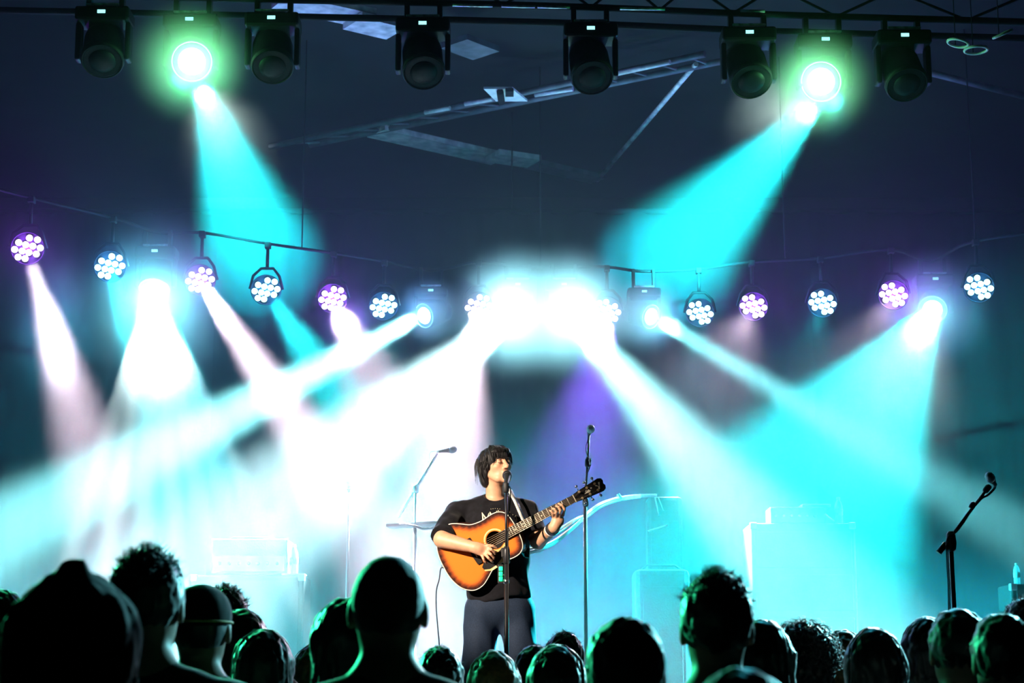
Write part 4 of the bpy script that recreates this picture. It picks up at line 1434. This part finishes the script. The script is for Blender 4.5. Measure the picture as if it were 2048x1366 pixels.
for k in range(6):
    y0, y1 = (k - 2.5) * .0106, (k - 2.5) * .0072
    sgn = 1 if k >= 3 else -1
    tx = (.130, .082, .035, .035, .082, .130)[k]
    ptp = HD @ Vector((tx, sgn * .019, .009))
    MB().tube([(-.272, y0, .008), (-.264, y0, .0138), (.3595, y1, .0142), tuple(ptp)], .0006 + .00012 * (5 - k), 5).build('string', m_str, guitar)
tail = GM @ Vector((-.462, 0, -.05))
MB().lathe([(.006, 0), (.006, .012), (.009, .016), (.006, .022)], Matrix.Translation((-.457, 0, -.05)) @ Matrix.Rotation(-PI / 2, 4, 'Y'), 12).build('strap_pin', m_chrome, guitar)

# strap across his left shoulder
strap = thing('guitar_strap', GM @ Vector((0.0, .03, -.03)), 'pale guitar strap running over the musician\'s shoulder', 'strap')
P = [S(1050, 1047, -.200), S(1041, 1026, -.162), S(1032, 1005, -.130), S(1023, 988, -.085), S(1019, 979, -.03), S(1017, 981, .04), S(1014, 1005, .125), S(1000, 1050, .160),
     S(970, 1105, .165), S(930, 1130, .13), S(905, 1135, -.02), tuple(tail)]
sp_ = smooth_path([Vector(p) for p in P], 5)
rb = MB()
vs = []
for i, p in enumerate(sp_):
    t = (sp_[min(i + 1, len(sp_) - 1)] - sp_[max(i - 1, 0)]).normalized()
    out = (p - Vector(S(990, 1050, .02)))
    out = (out - t * out.dot(t)).normalized()
    sd_ = t.cross(out)
    for k, (a, b_) in enumerate(((-1, 0), (1, 0), (1, 1), (-1, 1))):
        vs.append(p + sd_ * (.016 * a) + out * (.0025 * b_))
fs = [(i * 4 + k, i * 4 + (k + 1) % 4, (i + 1) * 4 + (k + 1) % 4, (i + 1) * 4 + k) for i in range(len(sp_) - 1) for k in range(4)]
rb.add(vs, fs).build('band', mat('pale woven strap', (0.80, 0.74, 0.68), 0.7, vary=0.45, scale=22), strap, strap.location)

# instrument cable dropping from the guitar tail
gc = MB().tube(smooth_path([tail, Vector(tail) + Vector((-.022, .02, -.012)), S(878, 1160, -.12), S(873, 1180, -.12), S(872.5, 1215, -.12), S(876, 1260, -.12), S(879, 1300, -.12), S(882, 1420, -.12), (at(884, 1500, SY).x, 9.85, STAGE_Z + .01), (at(820, 1500, SY).x, 10.1, STAGE_Z + .006)], 8), .0034, 8).build('instrument_cable', m_rub)
tag(gc, 'thin black cable dropping from the guitar to the stage', 'cable')

# vocal microphone on its straight stand, with small green lit indicator on it
X = at(1013, 1100, SY - .42)
vm = thing('microphone_stand', (X.x, X.y, STAGE_Z), 'black vocal microphone stand straight in front of the musician', 'microphone stand')
o = vm.location
YM = -.42
floor_base(vm, X.x, X.y, o)
MB().tube([(X.x, X.y, STAGE_Z + .05), S(1013, 1112, YM)], .0125, 12).build('lower_pole', m_metal, vm, o)
MB().tube([S(1013, 1112, YM), S(1012, 972, YM)], .0075, 12).build('upper_pole', m_metal, vm, o)
MB().lathe([(.012, -.055), (.018, -.045), (.018, .02), (.013, .04)], Matrix.Translation(Vector(S(1013, 1108, YM))), 16).build('clutch', m_metal, vm, o)
MB().box(S(1006, 1105, YM), (.018, .022, .05), bevel=.004).build('clutch_lever', m_rub, vm, o)
MB().lathe([(.013, -.012), (.016, -.008), (.016, .008), (.013, .012)], Matrix.Translation(Vector(S(1013, 1163, YM))), 16).build('collar', m_chrome, vm, o)
MB().lathe([(.010, -.03), (.016, -.02), (.017, .02), (.012, .03)], Matrix.Translation(Vector(S(1012, 975, YM))), 14).build('microphone_clip', m_rub, vm, o)
microphone(vm, Vector(S(1014.5, 949, -.215)), Vector(S(1013, 970, YM + .04)), o, 1.02, mat('black mic grille', (0.02, 0.02, 0.024), 0.45, 0.3, vary=0.3, scale=300, bump=0.4))
MB().tube(smooth_path([Vector(p) for p in (S(1013, 970, YM + .04), S(1020, 975, YM + .06), S(1021, 990, YM + .03), S(1018, 1030, YM + .02), S(1016, 1090, YM - .02), S(1017, 1150, YM - .02), S(1016, 1300, YM - .02), S(1020, 1480, YM))], 6), .0034, 6).build('cable', m_rub, vm, o)
MB().box(S(1001.5, 1148, YM + .02), (.032, .016, .10), bevel=.004).build('indicator_box', m_rub, vm, o)
MB().tube([S(1003, 1150, YM + .02), S(1013, 1150, YM)], .006, 8).build('indicator_arm', m_rub, vm, o)
m_gl = mat('green indicator', (0.02, 0.8, 0.4), 0.4, emit=(0.0, 0.78, 0.33), strength=0.9)
for yy in (1137.5, 1148, 1158):
    MB().box(S(1001.5, yy, YM + .010), (.020, .004, .024), bevel=.0035).build('green_light', m_gl, vm, o)

# ------------------------------------------------------------------ the crowd
m_cskin = mat('crowd skin', (0.30, 0.17, 0.12), 0.55, vary=0.12, scale=20)
m_hairs = {
    'black': mat('black hair', (0.006, 0.005, 0.006), 0.38, vary=0.4, scale=60, sheen=0.8),
    'brown': mat('brown hair', (0.016, 0.010, 0.007), 0.38, vary=0.4, scale=60, sheen=0.8),
    'blond': mat('blond hair', (0.20, 0.12, 0.04), 0.40, vary=0.4, scale=60, sheen=0.9),
    'buzz': mat('cropped hair', (0.010, 0.008, 0.008), 0.55, vary=0.5, scale=200, bump=0.3, sheen=0.8),
}
CL = {
    'black': mat('black crowd cotton', (0.006, 0.006, 0.008), 0.85, vary=0.4, scale=30, spec=0.15, sheen=0.4),
    'grey': mat('charcoal crowd cotton', (0.015, 0.015, 0.018), 0.85, vary=0.4, scale=30, spec=0.15, sheen=0.4),
    'navy': mat('navy crowd cotton', (0.008, 0.010, 0.022), 0.85, vary=0.4, scale=30, spec=0.15, sheen=0.4),
}
m_ctrs = mat('dark crowd trousers', (0.010, 0.011, 0.016), 0.85, vary=0.3, scale=50, spec=0.1)


def crowd_prims(w):
    """a standing adult, 1.75 m, facing +y (the stage); w widens the shoulders"""
    q = [('e', (0, 0, 1.25), (.17 * w, .115, .20), .01), ('e', (0, .01, 1.05), (.15 * w, .11, .17), .06), ('e', (0, 0, .92), (.165, .12, .13), .06),
         ('c', (0, -.02, 1.44), (0, .0, 1.57), .060, .056, .04),
         ('e', (0, -.004, 1.645), (.075, .094, .103), .02), ('e', (0, .036, 1.585), (.056, .058, .070), .03), ('c', (0, .085, 1.625), (0, .104, 1.60), .010, .013, .012),
         ('e', (0, .085, 1.555), (.018, .014, .015), .015)]
    for s in (-1, 1):
        q += [('c', (0, -.02, 1.475), (s * .155 * w, -.015, 1.405), .050, .055, .05),
              ('c', (s * .19 * w, -.005, 1.395), (s * .245 * w, -.03, 1.11), .058, .043, .03), ('c', (s * .245 * w, -.03, 1.11), (s * .20 * w, .16, .96), .043, .030, .01),
              ('e', (s * .19 * w, .20, .945), (.038, .045, .020), .015),
              ('c', (s * .09, 0, .90), (s * .10, .01, .50), .090, .058, .05), ('c', (s * .10, .01, .50), (s * .11, -.02, .08), .056, .040, .02),
              ('c', (s * .11, -.03, .045), (s * .125, .15, .035), .042, .032, .02),
              ('e', (s * .079, -.004, 1.628), (.011, .022, .034), .006), ('-e', (s * .088, .004, 1.630), (.005, .012, .020), .004)]
        for k in range(4):
            x = s * (.19 * w + (k - 1.5) * .019)
            q += [('c', (x, .235, .945), (x, .275, .935), .0088, .0084, .004), ('c', (x, .275, .935), (x, .288, .912), .0084, .0076, .002)]
        q += [('c', (s * (.19 * w - .032), .195, .945), (s * (.19 * w - .058), .235, .940), .0105, .0085, .006)]
    return q


def crowd_top_fn(w, hood=False):
    base = [('e', (0, 0, 1.25), (.185 * w, .13, .21), .01), ('e', (0, .01, 1.05), (.175 * w, .13, .18), .06), ('e', (0, 0, .95), (.18, .135, .12), .06)]
    for s in (-1, 1):
        base += [('c', (0, -.02, 1.465), (s * .155 * w, -.015, 1.405), .056, .064, .05), ('c', (s * .19 * w, -.005, 1.395), (s * .245 * w, -.03, 1.11), .070, .060, .03),
                 ('c', (s * .245 * w, -.03, 1.11), (s * .207 * w, .13, .985), .060, .046, .01)]
    base += [('c', (0, -.015, 1.45), (0, -.01, 1.49), .068, .066, .03)]

    def fn(p):
        d = blend(p, base) + wob(p, 22, 7) * .006
        d = s_max(d, .90 - p[:, 2], .01)
        return s_max(d, -s_cap(p, (0, -.01, 1.50), (0, -.01, 1.60), .052, .07), .008)
    return fn


def trouser_fn(p):
    q = [('e', (0, 0, .92), (.175, .13, .10), .01)]
    for s in (-1, 1):
        q += [('c', (s * .09, 0, .90), (s * .10, .01, .50), .10, .075, .03), ('c', (s * .10, .01, .50), (s * .11, -.02, .07), .075, .066, .02)]
    return s_max(s_max(blend(p, q), p[:, 2] - .99, .01), .035 - p[:, 2], .005)


BODY, TOP = {}, {}
for nm, w in (('broad', 1.10), ('slim', .90)):
    pr = crowd_prims(w)
    V, Q = nets(lambda p: blend(p, pr), (-.42, -.22, -.02), (.42, .33, 1.80), .010)
    BODY[nm] = np_mesh('body_' + nm, V, Q)
    BODY[nm].materials.append(m_cskin)
    V, Q = nets(crowd_top_fn(w), (-.44, -.24, .84), (.44, .30, 1.58), .011)
    for c in CL:
        TOP[nm, c] = np_mesh('top_%s_%s' % (nm, c), V, Q)
        TOP[nm, c].materials.append(CL[c])
V, Q = nets(trouser_fn, (-.26, -.2, .0), (.26, .2, 1.04), .014)
TRS = np_mesh('trousers', V, Q)
TRS.materials.append(m_ctrs)


def shoe_mesh():
    def fn(p):
        d = blend(p, [('c', (0, -.05, .045), (.01, .17, .04), .05, .042, .02)])
        return s_max(d, .003 - p[:, 2], .003)
    V, Q = nets(fn, (-.1, -.15, -.02), (.1, .26, .14), .012)
    me = np_mesh('shoe', V, Q)
    me.materials.append(m_shoe)
    return me


SHOE = shoe_mesh()
HZ = 1.645                                                # head centre height


def make_hair(style, seed, amount=1.0):
    rn = random.Random(seed)
    a = amount
    c0 = (0, -.012, HZ + .012)
    f, q = None, []
    strands = []
    if style == 'buzz':
        q = [('e', (0, -.010, HZ + .006), (.079, .094, .101), .01), ('-e', (0, .115, HZ - .04), (.10, .10, .075), .01), ('-e', (0, -.03, HZ - .12), (.09, .12, .055), .012)]
        n1, n2 = .0012, .001
    elif style == 'short':
        q = [('e', (0, -.012, HZ + .018), (.086, .102, .104), .01), ('e', (0, .045, HZ + .085), (.055, .050, .032), .02),
             ('-e', (0, .125, HZ - .04), (.12, .10, .085), .012), ('-e', (0, -.04, HZ - .155), (.11, .14, .075), .012)]
        n1, n2 = .005, .004
        for k in range(int(230 * a)):
            th, ph = rn.uniform(0, 2 * PI), rn.uniform(.0, 1.25)
            d = Vector((math.sin(ph) * math.cos(th), math.sin(ph) * math.sin(th), math.cos(ph)))
            p0 = Vector((d.x * .078, d.y * .094 - .012, HZ + .018 + d.z * .096))
            ln = rn.uniform(.014, .028) * min(a, 1.1)
            strands.append(([p0, p0 + d * ln * .6, p0 + d * ln + Vector((rn.uniform(-.012, .012), rn.uniform(-.01, .014), rn.uniform(-.004, .008)))], rn.uniform(.0018, .0034)))
    elif style == 'curly':
        q = [('e', (0, -.015, HZ + .030), (.112, .118, .112), .01), ('e', (0, -.06, HZ - .055), (.085, .06, .06), .04), ('-e', (0, .135, HZ - .04), (.10, .095, .09), .02)]
        n1, n2 = .012, .010
        for k in range(260):
            th, ph = rn.uniform(0, 2 * PI), math.acos(rn.uniform(-.35, 1))
            d = Vector((math.sin(ph) * math.cos(th), math.sin(ph) * math.sin(th), math.cos(ph)))
            p0 = Vector((d.x * .105, d.y * .112 - .015, HZ + .03 + d.z * .105))
            if p0.y > .05 and p0.z < HZ + .03:
                continue
            t = d.orthogonal().normalized()
            b = d.cross(t)
            g = rn.uniform(0, 6)
            r = rn.uniform(.010, .018)
            strands.append(([p0 + d * (.005 * i) + (t * math.cos(g + i * .9) + b * math.sin(g + i * .9)) * r for i in range(9)], .0045))
    elif style in ('long', 'bob'):
        z1 = 1.30 if style == 'long' else 1.47
        q = [('e', (0, -.014, HZ + .016), (.090, .106, .104), .01), ('c', (0, -.055, HZ - .02), (0, -.095, z1), .082, .055, .05)]
        for s in (-1, 1):
            q += [('c', (s * .062, -.02, HZ + .0), (s * .085, -.045, z1 + .03), .036, .026, .04)]
        q += [('-e', (0, .130, HZ - .055), (.075, .105, .11), .012)]
        n1, n2 = .005, .003
        for k in range(70):
            s = rn.uniform(-1, 1)
            y = rn.uniform(-.09, .01)
            e = rn.uniform(.0, .03)
            x1 = (.09 + e) * s
            strands.append(([Vector((s * .03, y * .4, HZ + .115)), Vector((s * .088, y, HZ + .06)), Vector((s * .098, y - .01, HZ - .04)), Vector((x1 * 1.02, y - .04, (HZ + z1) / 2)), Vector((x1 + rn.uniform(-.02, .02), y - .05, z1 - rn.uniform(-.02, .05)))], .0028))
    elif style == 'cap':
        q = [('e', (0, -.008, HZ + .030), (.088, .106, .090), .01), ('-e', (0, 0, HZ - .10), (.2, .2, .112), .006)]
        n1, n2 = .001, .0
    elif style == 'hood':
        q = [('e', (0, -.02, HZ + .020), (.128, .135, .118), .01), ('c', (0, -.03, HZ + .05), (0, -.05, HZ + .145), .085, .022, .05),
             ('c', (0, -.04, HZ - .08), (0, -.05, 1.47), .120, .135, .05), ('-e', (0, .16, HZ - .01), (.075, .12, .10), .02)]
        n1, n2 = .006, .002

    def fn(p):
        d = blend(p, q)
        return d + wob(p * np.array((1.3, 1.3, .5)), 70, seed) * n1 + wob(p, 150, seed + 3) * n2
    lo = (-.18, -.21, {'long': 1.22, 'bob': 1.40, 'hood': 1.30}.get(style, HZ - .20))
    V, Q = nets(fn, lo, (.18, .16, HZ + .24), .007)
    mb = MB()
    mb.v = [tuple(v) for v in V]
    mb.f = [tuple(x) for x in Q]
    mb.s = [True] * len(Q)
    for pts, r in strands:
        P = smooth_path(pts, 3) if len(pts) < 6 else [Vector(p) for p in pts]
        n = len(P)
        mb.tube(P, [r * (1 - .8 * i / (n - 1)) for i in range(n)], 4, caps=False)
    return mb.mesh(style)


TOPZ = {'buzz': 1.752, 'short': 1.785, 'curly': 1.80, 'long': 1.766, 'bob': 1.766, 'cap': 1.766, 'hood': 1.815}


def crowd_person(px, py, y, style, label, hair='black', build='broad', cloth='black', turn=0.0, seed=1, amount=1.0, sx=1.0, lean=0.0):
    """px, py: where the top of the head shows; y: how far into the hall the person stands"""
    top = at(px, py, y)
    s = top.z / TOPZ[style]
    o = link('person', BODY[build], None)
    o.location = (top.x, y, 0)
    o.rotation_euler = (0, 0, turn)
    o.scale = (s * sx, s * sx, s)
    tag(o, label, 'person', 'crowd watching from the floor')
    if style == 'hood':
        link('hood', make_hair(style, seed), CL[cloth], o)
    elif style == 'cap':
        link('hair', make_hair('buzz', seed + 1), m_hairs[hair], o)
        cap = link('cap', make_hair('cap', seed), CL['black'], o)
        band = MB().tube([(.0885 * math.cos(k * PI / 16), -.008 + .1065 * math.sin(k * PI / 16), HZ + .012) for k in range(32)], .004, 6, closed=True)
        band.build('cap_band', mat('yellow cap band', (0.5, 0.42, 0.16), .6), cap)
        MB().prism([(-.07, .07), (.07, .07), (.065, .14), (.03, .165), (-.03, .165), (-.065, .14)][::-1], HZ + .008, HZ + .016).build('brim', CL['black'], cap)
    else:
        link('hair', make_hair(style, seed, amount), m_hairs['buzz' if style == 'buzz' else hair], o)
    link('top', TOP[build, cloth], None, o)
    link('trousers', TRS, None, o)
    for k in (-1, 1):
        e = link('shoe', SHOE, None, o)
        e.location = (k * .11, -.01, 0)
    return o


p = crowd_person
p(157, 1120, 3.2, 'hood', 'nearest blurred person wearing a dark pointed hood at lower left', cloth='black', seed=1)
p(300, 1085, 4.3, 'short', 'tall man with tousled short hair between hooded person and cap', seed=2, amount=1.3, cloth='black')
p(405, 1168, 5.2, 'cap', 'man in a dark cap with a lit yellow band', hair='black', seed=3, cloth='grey')
p(2, 1178, 5.6, 'long', 'long-haired person cut by the left edge of the picture', hair='brown', build='slim', seed=4, cloth='navy')
p(452, 1166, 6.85, 'short', 'distant person with messy rim-lit hair just behind the cap', hair='brown', seed=5, amount=1.3, cloth='navy')
p(486, 1218, 6.4, 'bob', 'distant person with smooth round hair right of the cap', hair='brown', build='slim', seed=6, cloth='navy')
p(530, 1257, 5.95, 'long', 'woman with long white-rimmed hair left of the raised green-lit shoulder', hair='brown', build='slim', seed=7, cloth='navy')
p(634, 1286, 7.4, 'bob', 'small far head peeping out left of the green-rimmed person', hair='blond', build='slim', seed=8, cloth='navy')
p(690, 1196, 4.9, 'long', 'green-rimmed long-haired person half hidden behind the cropped man', hair='black', build='slim', seed=9, turn=.5, cloth='black')
p(778, 1112, 3.9, 'buzz', 'man with cropped round head and reddish ears left of the musician', seed=10, cloth='black')
p(880, 1283, 6.1, 'short', 'dark round head below the guitar cable', hair='black', seed=11, amount=.5, cloth='black')
p(988, 1300, 6.55, 'bob', 'blond-rimmed head directly below the musician\'s legs', hair='blond', build='slim', seed=12, cloth='black')
p(1070, 1281, 7.0, 'short', 'dark head at the foot of the musician\'s right trouser leg', hair='brown', seed=13, amount=.5, cloth='navy')
p(1128, 1256, 7.9, 'short', 'farthest small dark head in front of the stage centre', hair='black', seed=14, amount=.6, cloth='navy')
p(1112, 1288, 5.9, 'bob', 'dark head overlapping the farthest small head', hair='black', build='slim', seed=15, cloth='black')
p(1250, 1218, 3.65, 'short', 'large dark rounded head right of the musician, green on one side', hair='black', seed=16, amount=.15, cloth='black')
p(1430, 1130, 4.2, 'short', 'tall man with ruffled hair and green-lit ear, right of centre', hair='black', seed=17, amount=1.2, cloth='black')
p(1524, 1238, 5.3, 'long', 'narrow dark head with an earring between tall man and curls', hair='black', build='slim', seed=18, turn=-.4, cloth='black')
p(1606, 1243, 6.25, 'curly', 'person with a big head of dark curls', hair='black', seed=19, cloth='black')
p(1684, 1260, 7.3, 'bob', 'distant pale-haired head between the curls and long hair', hair='blond', build='slim', seed=20, cloth='navy')
p(1745, 1254, 5.75, 'long', 'long dark-haired person with one bright white-rimmed side', hair='black', build='slim', seed=21, cloth='black')
p(1852, 1233, 6.5, 'long', 'long-haired head overlapped by the round head on the right', hair='black', build='slim', seed=22, cloth='black')
p(1914, 1206, 5.3, 'short', 'smooth round dark head below the right boom stand', hair='black', seed=23, amount=.2, cloth='black', sx=1.05)
p(2000, 1214, 4.8, 'short', 'dark head second from the right edge', hair='black', seed=24, amount=.4, cloth='black')
p(2052, 1185, 6.15, 'short', 'dark head cut by the right edge of the picture', hair='black', seed=25, amount=.7, cloth='black')
p(1478, 1336, 2.6, 'bob', 'nearest blurred low head at the bottom right of centre', hair='brown', build='slim', seed=26, cloth='grey')

# earring: a ring on the narrow head
er = at(1530, 1312, 5.33)
tag(MB().tube([er + Vector((.012 * math.cos(k * PI / 8), 0, .012 * math.sin(k * PI / 8))) for k in range(16)], .002, 6, closed=True).build('earring', m_chrome),
    'small silver hoop earring on the narrow dark head', 'earring')
